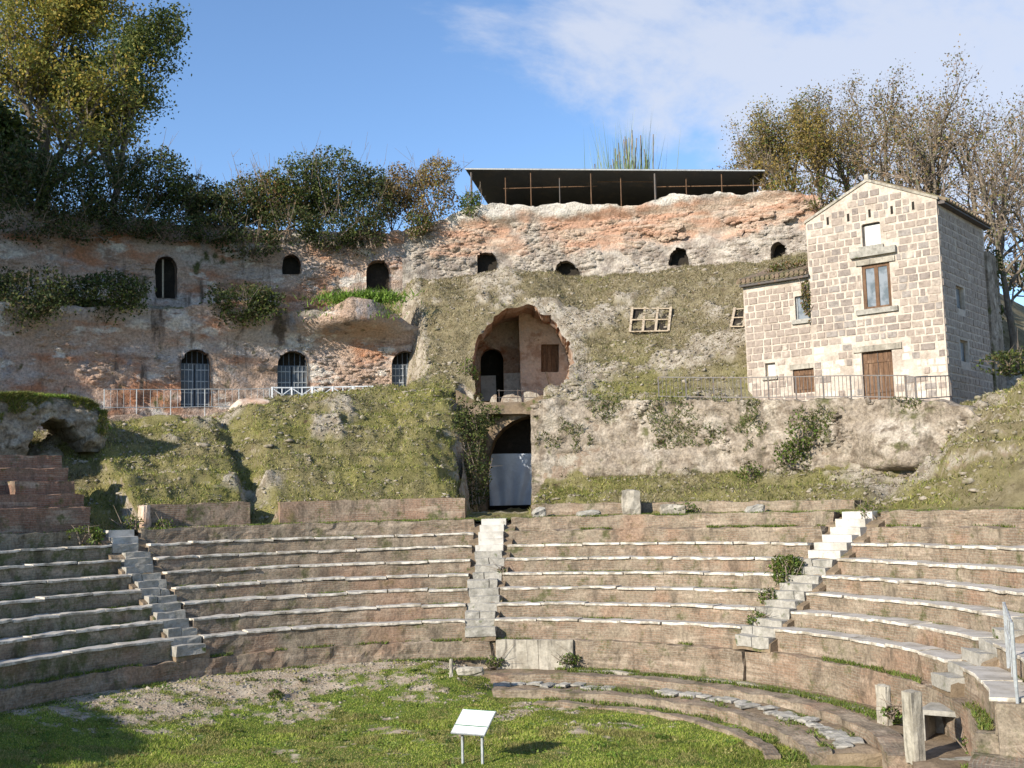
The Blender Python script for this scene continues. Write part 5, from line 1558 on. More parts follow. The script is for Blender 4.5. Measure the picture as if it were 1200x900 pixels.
# trees outside the picture that shade the wall
for i, (x, y, h) in enumerate(((-28.5, 44.6, 13), (-32.5, 40.5, 16), (-28, 49.5, 9.5), (-37, 37.5, 18), (-24.5, 53, 6))):
    P = np.array([x, y, 0.]); r, t = pol(P); P[2] = hill_P(np.array([t]), np.array([r]))[0, 2] - .1
    tree('evergreen_oak', ('dense dark oak standing beyond the shaded wall end', 'broad dark oak on the bank behind the brick terrace', 'dark oak growing on top of the shaded wall end', 'largest dark oak at the back of the oak row', 'small oak behind the oak on the wall end')[i], P, h, 31 + i, .35, 16000, .27, DK + MID, None, None, .5, 'oaks beyond the shaded wall', trunk=.7, spread=.6, nl=(12, 7, 4), lens=(.42, .5, .5), start=.2)
for i, (x, y, h) in enumerate(((-22.5, 13.5, 9.4), (-24, 9, 9.0))):
    tree('evergreen_oak', ('round dark oak beside the lawn in front of the seating', 'smaller dark oak beside the stage end of the lawn')[i], (x, y, 0), h, 51 + i, .25, 8000, .3, DK, None, None, .4, 'oaks beside the lawn', trunk=.65, spread=.6, nl=(10, 7, 4), lens=(.45, .5, .5), start=.25)

# bushes along the cliff top
BUSH = [  # x, y, R, rx, rz, n, palette, leaf, label
    (20, 215, 34.6, 2.3, 1.8, 2600, DK, .17, 'dark ivy bush under the tall yellowing tree'),
    (75, 225, 34.4, 2.2, 1.9, 2600, DK + MID[:1], .17, 'dark green bush spilling over the wall under the tall tree trunk'),
    (130, 222, 34.5, 2.0, 1.7, 2400, DK, .16, 'dark rounded bush below the slim open tree'),
    (180, 212, 34.6, 1.7, 1.6, 2200, DK + MID[:1], .16, 'dark bush at the foot of the slim open tree'),
    (212, 236, 34.3, 1.5, 1.1, 1500, DK, .15, 'low dark bush where the clear gap in the hedge begins'),
    (248, 246, 34.2, 1.3, 1.0, 1300, DK, .15, 'low dark bush above the white patched wall'),
    (285, 240, 34.3, 1.4, 1.2, 1500, DK, .15, 'dark bush beneath the bare twiggy shrub'),
    (318, 232, 34.4, 1.5, 1.5, 1800, MID + BR[:1], .15, 'olive and brown bush above the square wall opening'),
    (352, 222, 34.4, 1.6, 1.6, 2000, DK + MID, .15, 'tall dark bush above the square wall opening'),
    (392, 216, 34.3, 1.8, 1.8, 2300, DK + MID[:1], .15, 'large dark bush hanging over the wall'),
    (428, 236, 33.9, 1.5, 1.9, 2000, DK, .15, 'dark bush trailing down beside the arched opening'),
    (470, 222, 34.1, 1.3, 1.3, 1300, BR + YB_[2:], .14, 'russet bush with bare stems beside the shelter'),
    (505, 232, 34.0, 1.4, 1.4, 1400, BR + MID[:1] + YB_[:1], .14, 'brown and yellow bush on the sloping wall end'),
    (513, 203, 35.2, 1.1, .8, 800, YB_, .13, 'pale yellow bush beside the shelter roof'),
    (553, 240, 33.7, .6, .7, 700, BRT[2:] + MID, .12, 'small bright green bush at the shelter corner'),
    (295, 285, 33.4, 1.6, .7, 900, DK, .14, 'dark creeper hanging down the white patched wall'),
    (200, 270, 33.5, 1.8, .6, 900, DK, .14, 'dark creeper along the rim of the shaded wall'),
    (385, 272, 33.5, 1.3, .9, 1100, DK + MID[:1], .14, 'green creeper hanging below the large dark bush'),
    (490, 262, 33.6, .8, .7, 600, MID + BR[:1], .13, 'straggling plant on the pink wall slope'),
    (25, 258, 33.7, 1.9, .9, 1200, DK, .14, 'dark creeper below the ivy bush under the tall tree'),
    (95, 262, 33.7, 1.9, .9, 1200, DK, .14, 'dark creeper hanging under the tall tree trunk'),
    (155, 258, 33.6, 1.6, .8, 1100, DK, .14, 'dark creeper above the tall narrow opening'),
    (250, 268, 33.5, 1.5, .7, 1000, DK + MID[:1], .14, 'dark creeper right above the white patch of wall'),
    (340, 262, 33.5, 1.4, .9, 1100, DK, .14, 'dark creeper right above the square wall opening'),
    (430, 272, 33.5, 1.0, 1.0, 900, DK, .14, 'dark creeper beside the arched opening near the pink wall'),
    (232, 232, 35.2, 1.5, 1.1, 1300, DK, .15, 'dark thicket filling the gap of the hedge'),
    (300, 236, 35.4, 1.6, 1.2, 1400, DK + BR[:1], .15, 'dark thicket behind the olive and brown bush'),
    (370, 236, 35.4, 1.6, 1.2, 1400, DK, .15, 'dark thicket behind the large dark bush'),
    (450, 232, 35.4, 1.4, 1.2, 1200, DK + BR[:1], .15, 'brownish thicket behind the russet bush'),
]
for i, (x, y, R, rx, rz, n, pal, lf, lab) in enumerate(BUSH):
    shrub('shrub', lab, cyl(x, y, R), rx * 1.1, rx * .9, rz * 1.1, int(n * 2.0), lf * .95, pal, 200 + i, 12, 'bushes along the cliff top', gap=.04, tall=1.2)
# bare twiggy shrubs sticking up
for i, (x, y, h, lab) in enumerate(((228, 225, 3.2, 'thin bare shrub in the gap of the hedge'), (305, 225, 4.4, 'bare twiggy shrub rising above the hedge'), (345, 215, 3.9, 'tall leafless shrub above the dark hedge'), (375, 210, 3.4, 'leafless shrub beside the large dark bush'), (460, 205, 3.0, 'thin leafless shrub behind the russet bush'), (652, 205, 1.6, 'thin dry stalks behind the shelter roof'), (815, 200, 2.6, 'small bare shrub behind the shelter end'), (838, 195, 2.4, 'small bare sapling behind the shelter end'))):
    R = 36.2 if x < 600 else 43
    P = on_hill(x, y, R)
    tree('bare_shrub', lab, P, h * 1.15, 300 + i, .06, 160, .1, BR, None, None, .2, 'bare shrubs on the cliff top', 'shrub', 'twig', trunk=.55, spread=.42, nl=(9, 5, 4), lens=(.75, .5, .5), start=.05)

# autumn trees behind the house
RT_ = [  # x, R, top y, leaves, palette, label
    (893, 38, 118, 2600, YB_ + MID[:1], 'yellow leaning tree beside the shelter end'),
    (925, 40, 98, 2000, BR + MID, 'tall thin tree with dark tufts left of the yellow crown tree'),
    (962, 37, 118, 3200, YB_ + YB_[:2], 'yellow crowned tree rising behind the annex roof'),
    (1000, 39, 82, 1500, BR + YB_, 'tall brown tree behind the gable'),
    (1047, 37, 82, 1300, BR, 'ivy trunked brown tree behind the gable peak'),
    (1098, 34, 70, 1300, BR, 'large forked brown tree behind the house ridge'),
    (1138, 36, 80, 1000, BR, 'brown tree with bare limbs behind the chimney stack'),
    (1176, 33, 105, 600, BR, 'nearly bare tree beside the far side of the house'),
    (1210, 35, 95, 500, BR, 'bare tree beyond the house at the slope end'),
    (878, 42, 140, 900, YB_ + BR, 'small brown tree standing just behind the shelter end'),
    (1018, 43, 76, 1200, BR + YB_[2:], 'slender brown tree between the gable trees'),
    (1075, 42, 72, 1000, BR, 'slender grey brown tree behind the house roof'),
    (1160, 41, 84, 700, BR, 'slender bare tree between the chimney trees'),
]
for i, (x, R, ty, n, pal, lab) in enumerate(RT_):
    P = on_hill(x, 260, R); top = cyl(x, ty, R)[2]
    h = top - P[2]
    tree('autumn_tree', lab, P, h, 330 + i, .17 if i != 5 else .24, int(n * 2.3), .12, list(pal) + MID[:1] + [(.24, .20, .06), (.30, .22, .09)], None, None, .26, 'autumn trees behind the house', 'tree', 'bark', 'twig', trunk=.72, spread=.56, nl=(11, 7, 5), lens=(.52, .55, .5), up=(1.0, .6, .35), start=.2)
for i, (x, y, R, rx, rz, n, pal, lab) in enumerate(((925, 222, 35, 1.2, 1.0, 1000, YB_ + MID, 'olive bush on the wall end beside the house'), (962, 228, 34, 1.0, .9, 900, MID + BR, 'green brown bush between the wall and the house gable'), (900, 205, 36, 1.0, 1.1, 900, YB_, 'yellow bush at the shelter end'),
                                                    (1190, 322, 40, 1.0, .8, 900, BRT + MID, 'bright green ivy clump beyond the house corner'), (1162, 330, 30.5, .5, 2.4, 900, MID + DK, 'ivy climbing the rear corner of the house'), (1010, 214, 38, 1.5, 1.2, 900, BR + MID, 'brown thicket behind the gable'), (1065, 222, 38, 1.6, 1.2, 900, BR + MID, 'twiggy thicket behind the house roof'), (1185, 425, 26, 1.2, .5, 700, MID + DK, 'low scrub on the rocky slope crest'),
                                                    (948, 345, 24.3, .22, 1.0, 350, MID + BR, 'creeper climbing the joint of house and annex'), (930, 316, 24.6, .9, .25, 500, MID + BR, 'moss and weeds growing on the annex roof'))):
    P = cyl(x, y, R)
    if i == 8: P = fpt(MAINW + .12, fac(952, 345)[1], .08)
    if i == 9: P = apt((MAINW + ANNW) / 2 - .3, ANN_TOP + .55, -.7)
    shrub('shrub', lab, P, rx, rx * .8 if i < 8 else (.12 if i == 8 else .7), rz, int(n * 1.3), .13 if i < 8 else .1, pal, 360 + i, 10 if i < 8 else 2, 'shrubs round the house', gap=.08)
# reeds behind the shelter
def reeds():
    rng = np.random.default_rng(5)
    root = None
    c = on_hill(735, 200, 43); root = thing('reed_clump', 'tall green reeds rising behind the shelter roof', 'reeds', c)
    n = 420; B = np.stack([c[0] + rng.normal(0, .95, n), c[1] + rng.normal(0, .7, n), np.full(n, c[2] - .1)], -1)
    V, F_, cc = blades_mesh(B, (cyl(735, 172, 43)[2] - c[2]) * 1.0, .09, pick([(.22, .30, .10), (.30, .35, .15), (.17, .24, .07)], n, rng), rng, .1)
    add('blades', V, F_, M['grass'], root, attrs={'col': cc})
    mb = MB()
    for k in range(26):
        b = c + [rng.normal(0, .9), rng.normal(0, .6), 0]; e = b + [rng.normal(0, .35), 0, (cyl(735, 162, 43)[2] - c[2]) * rng.uniform(.8, 1.05)]
        mb.tube([b, (b + e) / 2 + rng.normal(0, .05, 3), e], [.02, .018, .03], 4)
    mb.build('stalks', M['twig'], root)
reeds()

# hanging plants on the broken vaults
def hanging(label, x, y, R, rx, n, pal, seed, drop, h=.35):
    rng = np.random.default_rng(seed); c = cyl(x, y, R)
    root = thing('hanging_plant', label, 'plant', c)
    B = c + np.stack([rng.normal(0, rx * .5, n), rng.uniform(-.6, 1.2, n), rng.uniform(-.1, .25, n)], -1)
    V, F_, cc = blades_mesh(B, h, .07, pick(pal, n, rng), rng, .8); add('tufts', V, F_, M['grass'], root, attrs={'col': cc})
    m = n // 2; T = c + np.stack([rng.normal(0, rx * .5, m), rng.uniform(-1.0, -.3, m), rng.uniform(-drop, .2, m)], -1)
    V, F_, cc = leaves_mesh(T, .2, pick(pal, m, rng), rng, .3, -.6); struct(add('trailing_stems', V, F_, M['leaf'], root, attrs={'col': cc}), 'stuff')
hanging('bright green ferns hanging from the broken vault lip', 425, 352, 29.2, 1.9, 1500, BRT, 401, 1.0)
shrub('hanging_plant', 'dark plants hanging over the shaded wall lip above the tallest gate', cyl(284, 354, 29.3), 2.0, .7, .9, 4200, .14, DK + MID[:1], 402, 6, None, 'plant', -.05, -.3, .6)
shrub('hanging_plant', 'dark creeper mass on the terrace of the shaded wall', cyl(120, 342, 30.0), 2.3, .8, 1.0, 5000, .14, DK + MID[:1], 403, 6, None, 'plant', -.05, -.3, .8)
shrub('hanging_plant', 'dark creeper mass at the far end of the shaded wall terrace', cyl(22, 345, 30.0), 2.5, .8, 1.2, 5200, .14, DK, 404, 6, None, 'plant', -.05, -.3, .8)

# weeds in the masonry (each clump by itself)
WEED = [((922, 668), 'r', 13.2, .55, .5, 1300, 'large green weed clump on the weedy stair'), ((902, 700), 'r', 12.3, .35, .28, 500, 'small weed below the large clump on the weedy stair'), ((888, 726), 'r', 11.4, .3, .22, 320, 'low weed on the middle of the weedy stair'),
        ((940, 505), 'r', 19.6, .65, .75, 520, 'tall green plant growing from the retaining wall'), ((880, 556), 'r', 19.2, .55, .5, 380, 'green plant at the foot of the retaining wall'), ((925, 530), 'r', 19.5, .6, .5, 400, 'green plant hanging below the tall wall plant'),
        ((668, 773), 'r', 10.4, .35, .18, 260, 'weed clump at the end of the stone panels'), ((580, 776), 'r', 10.4, .3, .16, 200, 'weed clump at the start of the stone panels'), ((322, 815), 'g', 8.5, .25, .15, 240, 'round green weed on the bare earth'),
        ((557, 560), 'r', 20.6, .6, 1.3, 1800, 'dark bush on the shaded passage corner'), ((552, 500), 'r', 21.6, .85, 1.3, 2400, 'dark bush hanging over the passage corner'), ((575, 485), 'r', 23.0, .5, .45, 350, 'green shrub below the vault floor'),  # the first two bushes also stand in for the shaded passage cleft
        ((598, 356), 'r', 30.9, .6, .3, 350, 'dark shrub on the crown of the broken vault'), ((549, 440), 'r', 26.0, .5, .8, 500, 'dark creeper on the shaded rim of the broken vault'), ((1018, 598), 'r', 16.4, .35, .3, 260, 'yellow green weed at the top of the weedy stair'), ((1018, 605), 'r', 15.9, .25, .2, 160, 'small weed beside the white steps of the weedy stair'),
        ((100, 628), 'r', 15.6, .6, .3, 420, 'leafy weeds on the ledge by the brick terrace'), ((155, 612), 'r', 16.2, .35, .3, 260, 'leafy weed beside the pale corner stone'), ((192, 616), 'r', 16.3, .4, .25, 260, 'weed clump against the short podium wall'),
        ((1150, 870), 'r', 10.9, .4, .3, 320, 'green plant growing beside the drain box'), ((1175, 880), 'r', 11.2, .5, .35, 380, 'leafy plant below the metal handrail'), ((1045, 835), 'r', 9.8, .25, .15, 160, 'weed between the two upright slabs'),
        ((800, 596), 'r', 16.7, .7, .18, 300, 'low green growth on the right podium ledge'), ((588, 670), 'r', 13.1, .14, .14, 90, 'small weed beside the middle stairway'), ((1180, 312), 'r', 40, .9, .5, 400, 'green ivy on the tree trunk beyond the house')]
for i, (px, kd, R, rx, rz, n, lab) in enumerate(WEED):
    P = cyl(*px, R)
    if kd == 'g': P = atZ(*px, .45)
    pal = BRT[2:] + MID if i not in (9, 10) else DK + MID[:1]
    if 'right podium' in lab: lab = 'low green growth on the ledge under the retaining wall'
    shrub('weed', lab, P, rx, rx * .7, rz, n, .075 if rx < .5 else .1, pal, 420 + i, 4, 'weeds in the masonry', 'plant', gap=-.05)

# ------------------------------------------------------------------ ground cover nobody could count
def cover(name, label, P, h, w, colr, rng, lean=.45):
    V, F_, cc = blades_mesh(P, h, w, colr, rng, lean)
    o = add(name, V, F_, M['grass'], attrs={'col': cc}); o['kind'] = 'stuff'; tag(o, label, 'grass'); return o
def lawn():
    rng = np.random.default_rng(91); n = 420000
    r = np.sqrt(rng.uniform(0, 1, n)) * 10.5; th = rng.uniform(-180, 180, n)
    P = polar(r, th, ground_z(th, r)); px = project(P)
    m = (px[:, 0] > -60) & (px[:, 0] < 1260) & (px[:, 1] > 700) & (px[:, 1] < 960)
    m &= ~((th > 8) & (th < 110) & (r > 7.7))
    P = P[m]; d = ground_dirt(P) + .25 * fbm(P, 3.5, 3, 7)
    k = rng.uniform(0, 1, len(P)) < sstep(.62, .3, d); P = P[k]
    tone = fbm(P, .9, 4, 17)
    c = pick([(.23, .29, .04), (.30, .35, .065), (.17, .23, .035), (.36, .34, .11)], len(P), rng)
    c = c * (1 + .55 * tone)[:, None]
    m2 = fbm(P, 1.4, 4, 27) > .12; c[m2] = pick([(.34, .30, .12), (.27, .25, .08), (.19, .21, .05)], m2.sum(), rng)
    hh = .03 + .05 * sstep(-.1, .5, fbm(P, 1.1, 3, 37))
    cover('lawn_grass', 'patchy green grass covering the orchestra floor', P, hh, .022, c, rng, .6)
lawn()
def lawn_weeds():
    rng = np.random.default_rng(191); cl = 420; r = np.sqrt(rng.uniform(0, 1, cl)) * 10.3; th = rng.uniform(-180, 180, cl); C = polar(r, th, ground_z(th, r))
    C = C[~((th > 8) & (th < 112) & (r > 7.6))]; k = rng.integers(12, 46, len(C)); sz = rng.uniform(.06, .2, len(C))
    P = np.repeat(C, k, axis=0) + rng.normal(0, 1, (k.sum(), 3)) * np.repeat(sz, k)[:, None] * [1, 1, .12] + [0, 0, .045]
    base = pick([(.12, .19, .03), (.19, .25, .05), (.30, .28, .10), (.09, .14, .03)], len(C), rng)
    V, F_, cc = leaves_mesh(P, .07, np.repeat(base, k, axis=0) * rng.uniform(.7, 1.3, (k.sum(), 1)), rng)
    o = add('lawn_weeds', V, F_, M['leaf'], attrs={'col': cc}); o['kind'] = 'stuff'; tag(o, 'broad leaved weeds mixed into the orchestra grass', 'weeds')
lawn_weeds()
def arch_turf():
    rng = np.random.default_rng(95); n = 16000
    up_ = ARCH_OUT[1:8]; s = rng.uniform(up_[0, 0], up_[-1, 0], n); z = np.interp(s, up_[:, 0], up_[:, 1]); R = rng.uniform(20.75, 23.3, n)
    P = polar(R, np.degrees(s / 20.8), z - .05 + .08 * fbm(np.stack([s, R, R * 0], -1), 1.2, 3, 5))
    cover('arch_turf', 'bright green turf on top of the broken arch', P, .13, .035, pick([(.20, .31, .04), (.26, .34, .06), (.15, .22, .03)], n, rng), rng, .6)
    n = 9000; up_ = ARCH_OUT[1:9]; s = rng.uniform(up_[0, 0], up_[-1, 0], n); z = np.interp(s, up_[:, 0], up_[:, 1]) - rng.uniform(0, 1, n) ** 1.6 * 1.0
    P = polar(20.8 - .12 - .1 * fbm(np.stack([s, z, z * 0], -1), 2, 3, 6), np.degrees(s / 20.8), z)
    ok = (fbm(P, 1.2, 3, 8) > .02) & (poly_sd(project(P), [(34, 548), (34, 520), (38, 503), (50, 492), (62, 487), (77, 490), (91, 502), (100, 516), (107, 532), (107, 548)])[0] > 2)
    P = P[ok]; cover('arch_creeper', 'dry creeping plants over the face of the broken arch', P, .11, .04, pick([(.20, .22, .05), (.28, .25, .09), (.13, .16, .035)], len(P), rng), rng, .9)
    # small stones on the bare earth of the lawn
    n = 16000; r = np.sqrt(rng.uniform(.2, 1, n)) * 10.5; th = rng.uniform(-90, 60, n); P = polar(r, th, ground_z(th, r))
    P = P[(ground_dirt(P) > .42) & ~((th > 8) & (r > 7.6))]; n = len(P)
    octa = np.array([(1, 0, 0), (-1, 0, 0), (0, 1, 0), (0, -1, 0), (0, 0, 1), (0, 0, -1)]); of = np.array([(0, 2, 4), (2, 1, 4), (1, 3, 4), (3, 0, 4), (2, 0, 5), (1, 2, 5), (3, 1, 5), (0, 3, 5)])
    V = (octa[None] + rng.normal(0, .25, (n, 6, 3))) * np.clip(rng.lognormal(-4.0, .55, n), .008, .09)[:, None, None] * [1.2, 1, .7] + P[:, None, :]
    o = add('lawn_pebbles', V.reshape(-1, 3), (of[None] + np.arange(n)[:, None, None] * 6).reshape(-1, 3), M['stone_bits']); o['kind'] = 'stuff'; tag(o, 'small stones and crumbs of masonry on the bare earth', 'stones')
arch_turf()
def wall_weeds():
    rng = np.random.default_rng(96); n = 26000; th = rng.uniform(8.3, 55.5, n); zt = np.array([RT(t) for t in th]); z = HC + .3 + (zt - .2) * rng.uniform(0, 1, n)
    P = polar(20., th, z); q = fbm(P * [1, 1, .7], .9, 4, 305) + .25 * sstep(HC + 2.4, HC + 3.4, z) * fbm(P, 2.2, 3, 306)
    d = .30 * (fbm(P, .35, 3, 202) + .8 * fbm(P * [1, 1, 1.8], 1.3, 4, 203, .6)) + .05
    P = polar(20 - d, th, z)[q > .17]
    cover('wall_weeds', 'dry and green weeds rooted all over the retaining wall', P, .10, .045, pick([(.10, .15, .03), (.17, .17, .06), (.22, .19, .09), (.07, .11, .02)], len(P), rng), rng, .9)
wall_weeds()
def slopes():
    rng = np.random.default_rng(92); n = 330000
    th = rng.uniform(-55, 64, n); R = np.sqrt(rng.uniform(16.9 ** 2, 35 ** 2, n))
    P = hill_P(th, R); P2 = hill_P(th, R + .15)
    steep = np.abs(P2[:, 2] - P[:, 2]) / .15
    px = project(P); sd, _ = poly_sd(px, VAULT_HOLE)
    ok = (steep < np.where(th > 48, 4.0, 1.7)) & ((sd > 2) | (R < 22.8) | (R > 33)) & (px[:, 0] > -40) & (px[:, 0] < 1240)
    ok &= ~((R > 25.5) & (R < 34) & (th < -7) & (rng.uniform(0, 1, n) < .6))
    ok &= ~((th > 28) & (th < 50) & (R > 23) & (R < 29.5)) & ~((th > .4) & (th < 8.2) & (R < 25.5))
    dens = (.66 + .5 * fbm(P, .9, 4, 55)) * (1 - .75 * outcrop(P))
    ok &= rng.uniform(0, 1, n) < dens
    P, th, R = P[ok], th[ok], R[ok]
    dry = np.clip(sstep(-7, -4, th) * sstep(23, 27, R) + .3 * sstep(8, 9, th) + .1 + 1.1 * fbm(P, .5, 4, 13), 0, 1)
    g = pick([(.25, .27, .065), (.33, .32, .095), (.16, .20, .045), (.38, .33, .14), (.13, .14, .04)], len(P), rng, .3); b = pick([(.30, .245, .14), (.40, .35, .22), (.19, .155, .085), (.20, .19, .085), (.14, .13, .055)], len(P), rng, .3)
    c = np.where((rng.uniform(0, 1, len(P)) < dry)[:, None], b, g)
    c *= (1 + .4 * fbm(P, 1.3, 3, 59))[:, None]
    cover('slope_grass', 'dry and green grass growing over the ruined banks', P, .11, .035, c, rng, .7)
    # loose stones
    n = 16000
    th = rng.uniform(-50, 62, n); R = np.sqrt(rng.uniform(17.2 ** 2, 34 ** 2, n)); P = hill_P(th, R); P2 = hill_P(th, R + .15)
    px = project(P); sd, _ = poly_sd(px, VAULT_HOLE)
    ok = (np.abs(P2[:, 2] - P[:, 2]) / .15 < 2.5) & ((sd > 3) | (R < 22.8)) & ~((R > 25.5) & (th < -7)) & ~((th > 28) & (th < 50) & (R > 20.3)) & ~((th > .4) & (th < 8.2) & (R < 25.5))
    ok &= rng.uniform(0, 1, n) < (.4 + .9 * fbm(P, .7, 4, 65) + .7 * (th > 50) + .3 * ((th > 9) & (R > 20) & (R < 24)) - .25 * (R < 20))
    P = P[ok]; n = len(P)
    ph = (1 + 5 ** .5) / 2
    ico = np.array([(-1, ph, 0), (1, ph, 0), (-1, -ph, 0), (1, -ph, 0), (0, -1, ph), (0, 1, ph), (0, -1, -ph), (0, 1, -ph), (ph, 0, -1), (ph, 0, 1), (-ph, 0, -1), (-ph, 0, 1)]) / 1.9
    fc = np.array([(0, 11, 5), (0, 5, 1), (0, 1, 7), (0, 7, 10), (0, 10, 11), (1, 5, 9), (5, 11, 4), (11, 10, 2), (10, 7, 6), (7, 1, 8), (3, 9, 4), (3, 4, 2), (3, 2, 6), (3, 6, 8), (3, 8, 9), (4, 9, 5), (2, 4, 11), (6, 2, 10), (8, 6, 7), (9, 8, 1)])
    s = np.clip(rng.lognormal(-3.0, .45, n), .03, .20)
    V = ico[None] * (1 + rng.normal(0, .28, (n, 12, 1))) * s[:, None, None] * np.array([1.3, 1.0, .62]) * rng.uniform(.6, 1.4, (n, 1, 3)) + P[:, None, :]
    F_ = (fc[None] + np.arange(n)[:, None, None] * 12).reshape(-1, 3)
    n2 = 45000; th = rng.uniform(-50, 62, n2); R = np.sqrt(rng.uniform(17.2 ** 2, 34 ** 2, n2)); P = hill_P(th, R); px = project(P); sd, _ = poly_sd(px, VAULT_HOLE)
    ok = ((sd > 3) | (R < 22.8)) & ~((R > 25.5) & (th < -7)) & ~((th > 28) & (th < 50) & (R > 20.3)) & ~((th > .4) & (th < 8.2) & (R < 25.5)) & (rng.uniform(0, 1, n2) < .12 + 1.0 * fbm(P, .8, 4, 68) + .7 * outcrop(P))
    P = P[ok]; n2 = len(P); octa = np.array([(1, 0, 0), (-1, 0, 0), (0, 1, 0), (0, -1, 0), (0, 0, 1), (0, 0, -1)]); of = np.array([(0, 2, 4), (2, 1, 4), (1, 3, 4), (3, 0, 4), (2, 0, 5), (1, 2, 5), (3, 1, 5), (0, 3, 5)])
    s2 = np.clip(rng.lognormal(-3.4, .45, n2), .015, .09)
    V2 = (octa[None] + rng.normal(0, .3, (n2, 6, 3))) * s2[:, None, None] * np.array([1.2, 1, .7]) + P[:, None, :] + [0, 0, .02]
    F_ = np.concatenate([F_, (of[None] + np.arange(n2)[:, None, None] * 6).reshape(-1, 3) + n * 12]); V = np.concatenate([V.reshape(-1, 3), V2.reshape(-1, 3)])
    o = add('loose_stones', V.reshape(-1, 3), F_, M['stone_bits']); o['kind'] = 'stuff'; tag(o, 'pale loose stones scattered over the ruined banks', 'stones')
    # stones showing in the retaining wall face
    n = 5200; th = rng.uniform(8.3, 55, n); tz = rng.uniform(0, 1, n); zt = np.array([RT(t) for t in th]); z = HC + .3 + (zt - .3) * tz
    Q = polar(20 - .06, th, z); ok = fbm(Q, .8, 4, 67) > .16; Q, th = Q[ok], th[ok]
    d = .30 * (fbm(polar(20., th, Q[:, 2]), .35, 3, 202) + .8 * fbm(polar(20., th, Q[:, 2]) * [1, 1, 1.8], 1.3, 4, 203, .6)); Q = polar(20 - d - .01, th, Q[:, 2]); n = len(Q)
    s = np.clip(rng.lognormal(-2.6, .4, n), .04, .2)
    V = ico[None] * (1 + rng.normal(0, .16, (n, 12, 1))) * s[:, None, None] * np.array([1.3, .42, .7]) * rng.uniform(.6, 1.4, (n, 1, 3)) + Q[:, None, :]
    F_ = (fc[None] + np.arange(n)[:, None, None] * 12).reshape(-1, 3)
    o = add('rubble_stones', V.reshape(-1, 3), F_, M['rubble'], ret_wall); o['kind'] = 'stuff'
slopes()
def wall_stones(root, R, t0, t1, z0, z1, n, seed, amp, mat, rs, thr):
    rng = np.random.default_rng(rs); th = rng.uniform(t0, t1, n); z = HC + rng.uniform(z0, z1, n); P0_ = polar(R, th, z)
    d = amp * (fbm(P0_, .35, 3, seed + 1) + .8 * fbm(P0_ * [1, 1, 1.8], 1.3, 4, seed + 2, .6))
    ok = (fbm(P0_, .6, 4, 69) > thr) & (z < HC + np.array([up_top(t) for t in th]) - .1)
    px = project(P0_)
    for h in UW + LW: ok &= poly_sd(px, h)[0] > 5
    Q = polar(R - d - .01, th, z)[ok]; n = len(Q)
    octa = np.array([(1, 0, .45), (.45, 0, 1), (-.45, 0, 1), (-1, 0, .4), (-1, 0, -.45), (-.4, 0, -1), (.5, 0, -1), (1, 0, -.4), (.3, -1, .3), (-.3, -1, .3), (-.3, -1, -.3), (.3, -1, -.3)], float)
    ff = np.array([(0, 1, 8), (1, 2, 9), (1, 9, 8), (2, 3, 9), (3, 4, 10), (3, 10, 9), (4, 5, 10), (5, 6, 11), (5, 11, 10), (6, 7, 11), (7, 0, 8), (7, 8, 11), (8, 9, 10), (8, 10, 11)])
    s_ = np.clip(rng.lognormal(-2.25, .35, n), .05, .24); tt = np.radians(np.degrees(np.arctan2(Q[:, 0] - CX, Q[:, 1] - CY)))
    L = (octa[None] + rng.normal(0, .12, (n, 12, 3))) * s_[:, None, None] * np.array([1.25, .55, .62]) * rng.uniform(.7, 1.3, (n, 1, 3))
    V = Q[:, None, :] + L[..., :1] * np.stack([np.cos(tt), -np.sin(tt), 0 * tt], -1)[:, None] + L[..., 1:2] * np.stack([np.sin(tt), np.cos(tt), 0 * tt], -1)[:, None] + L[..., 2:] * UPV
    struct(add('rubble_stones', V.reshape(-1, 3), (ff[None] + np.arange(n)[:, None, None] * 12).reshape(-1, 3), M[mat], root), 'stuff')
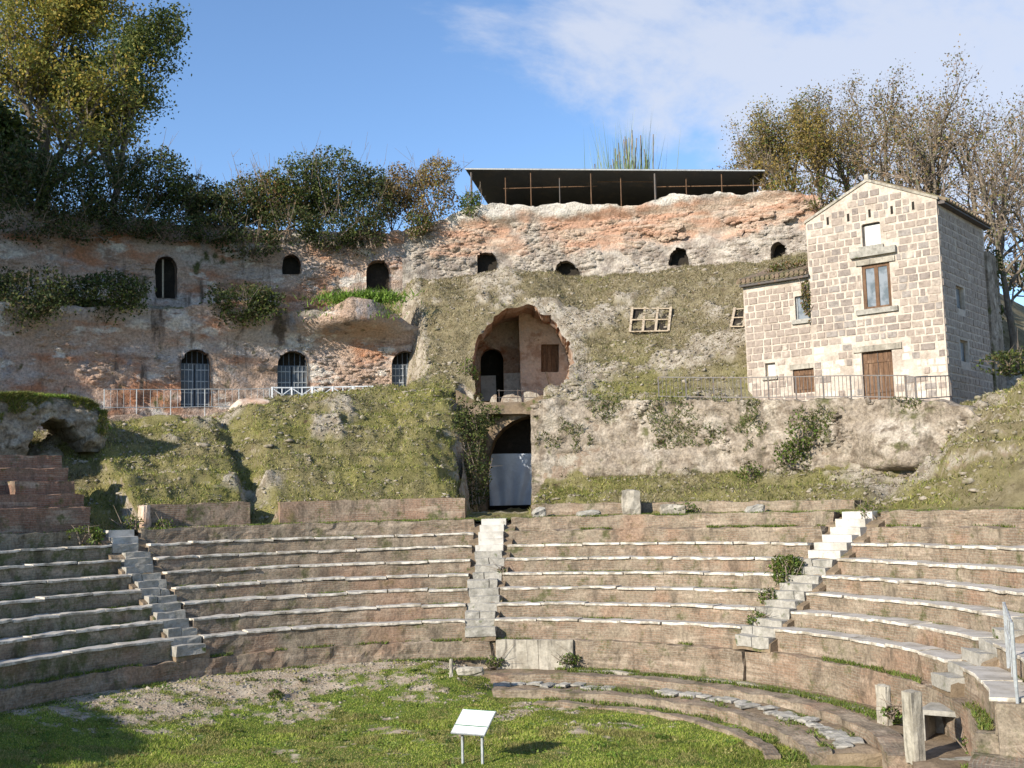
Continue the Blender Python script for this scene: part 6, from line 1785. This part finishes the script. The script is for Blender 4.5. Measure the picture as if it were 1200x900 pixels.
wall_stones(upper_wall_r, 34, -5, 32, 11.2, 15.4, 7000, 161, .26, 'upper_wall', 97, -.05)
wall_stones(upper_wall_l, 34, -45, -6, 10, 14.2, 4500, 131, .2, 'cliff', 98, .05)
wall_stones(lower_wall, 30, -45, -4, 4.5, 9, 3500, 101, .17, 'cliff', 99, .15)
def tier_weeds():
    rng = np.random.default_rng(93); B = []
    for k in range(1, 9):
        for a, b, lab, mar, sd in WEDGES:
            n = int((b - a) * 60); th = rng.uniform(a, b, n)
            dz = -.07 if k in mar else .0
            R = RK(k) + sd + rng.uniform(.02, .17, n) if k < 8 else RK(k) + rng.uniform(.05, 1.0, n)
            P = polar(R, th, ZK(k) + dz); q = fbm(P, .7, 3, 3 + k)
            B.append(P[q > (.04 if k < 8 else -.2)])
            # a few tufts on the edges
    th = rng.uniform(-76, 112, 9000); R = rng.uniform(10.35, 10.6, 9000); P = polar(R, th, np.where(th > 6, .42, .7)); B.append(P[fbm(P, .6, 3, 77) > .05])
    th = rng.uniform(20, 86, 7000); R = rng.normal(10.02, .09, 7000); P = polar(R, th, .43); B.append(P[fbm(P, .6, 3, 87) > -.25])
    th = rng.uniform(-76, 112, 7000); R = rng.uniform(10.64, 10.9, 7000); P = polar(R, th, ZK(1) - .6); B.append(P[fbm(P, .6, 3, 88) > .1])
    th = rng.uniform(10, 96, 9000); R = rng.uniform(7.3, 9.1, 9000); P = polar(R, th, np.where(R > 8.1, .23, .04)); B.append(P[fbm(P, .9, 3, 97) > .02])
    th = rng.uniform(-50, 60, 16000); R = rng.uniform(15.9, 17, 16000); P = polar(R, th, HC - .57); B.append(P[fbm(P, .6, 3, 98) > -.1])
    th = rng.uniform(-46, -21, 5000); R = rng.uniform(16.8, 17.4, 5000); 
    P = np.concatenate(B); c = pick([(.10, .16, .025), (.15, .20, .04), (.19, .19, .06)], len(P), rng)
    cover('seat_weeds', 'weeds and moss growing along the seat rows and ledges', P, .085, .035, c, rng, .6)
tier_weeds()
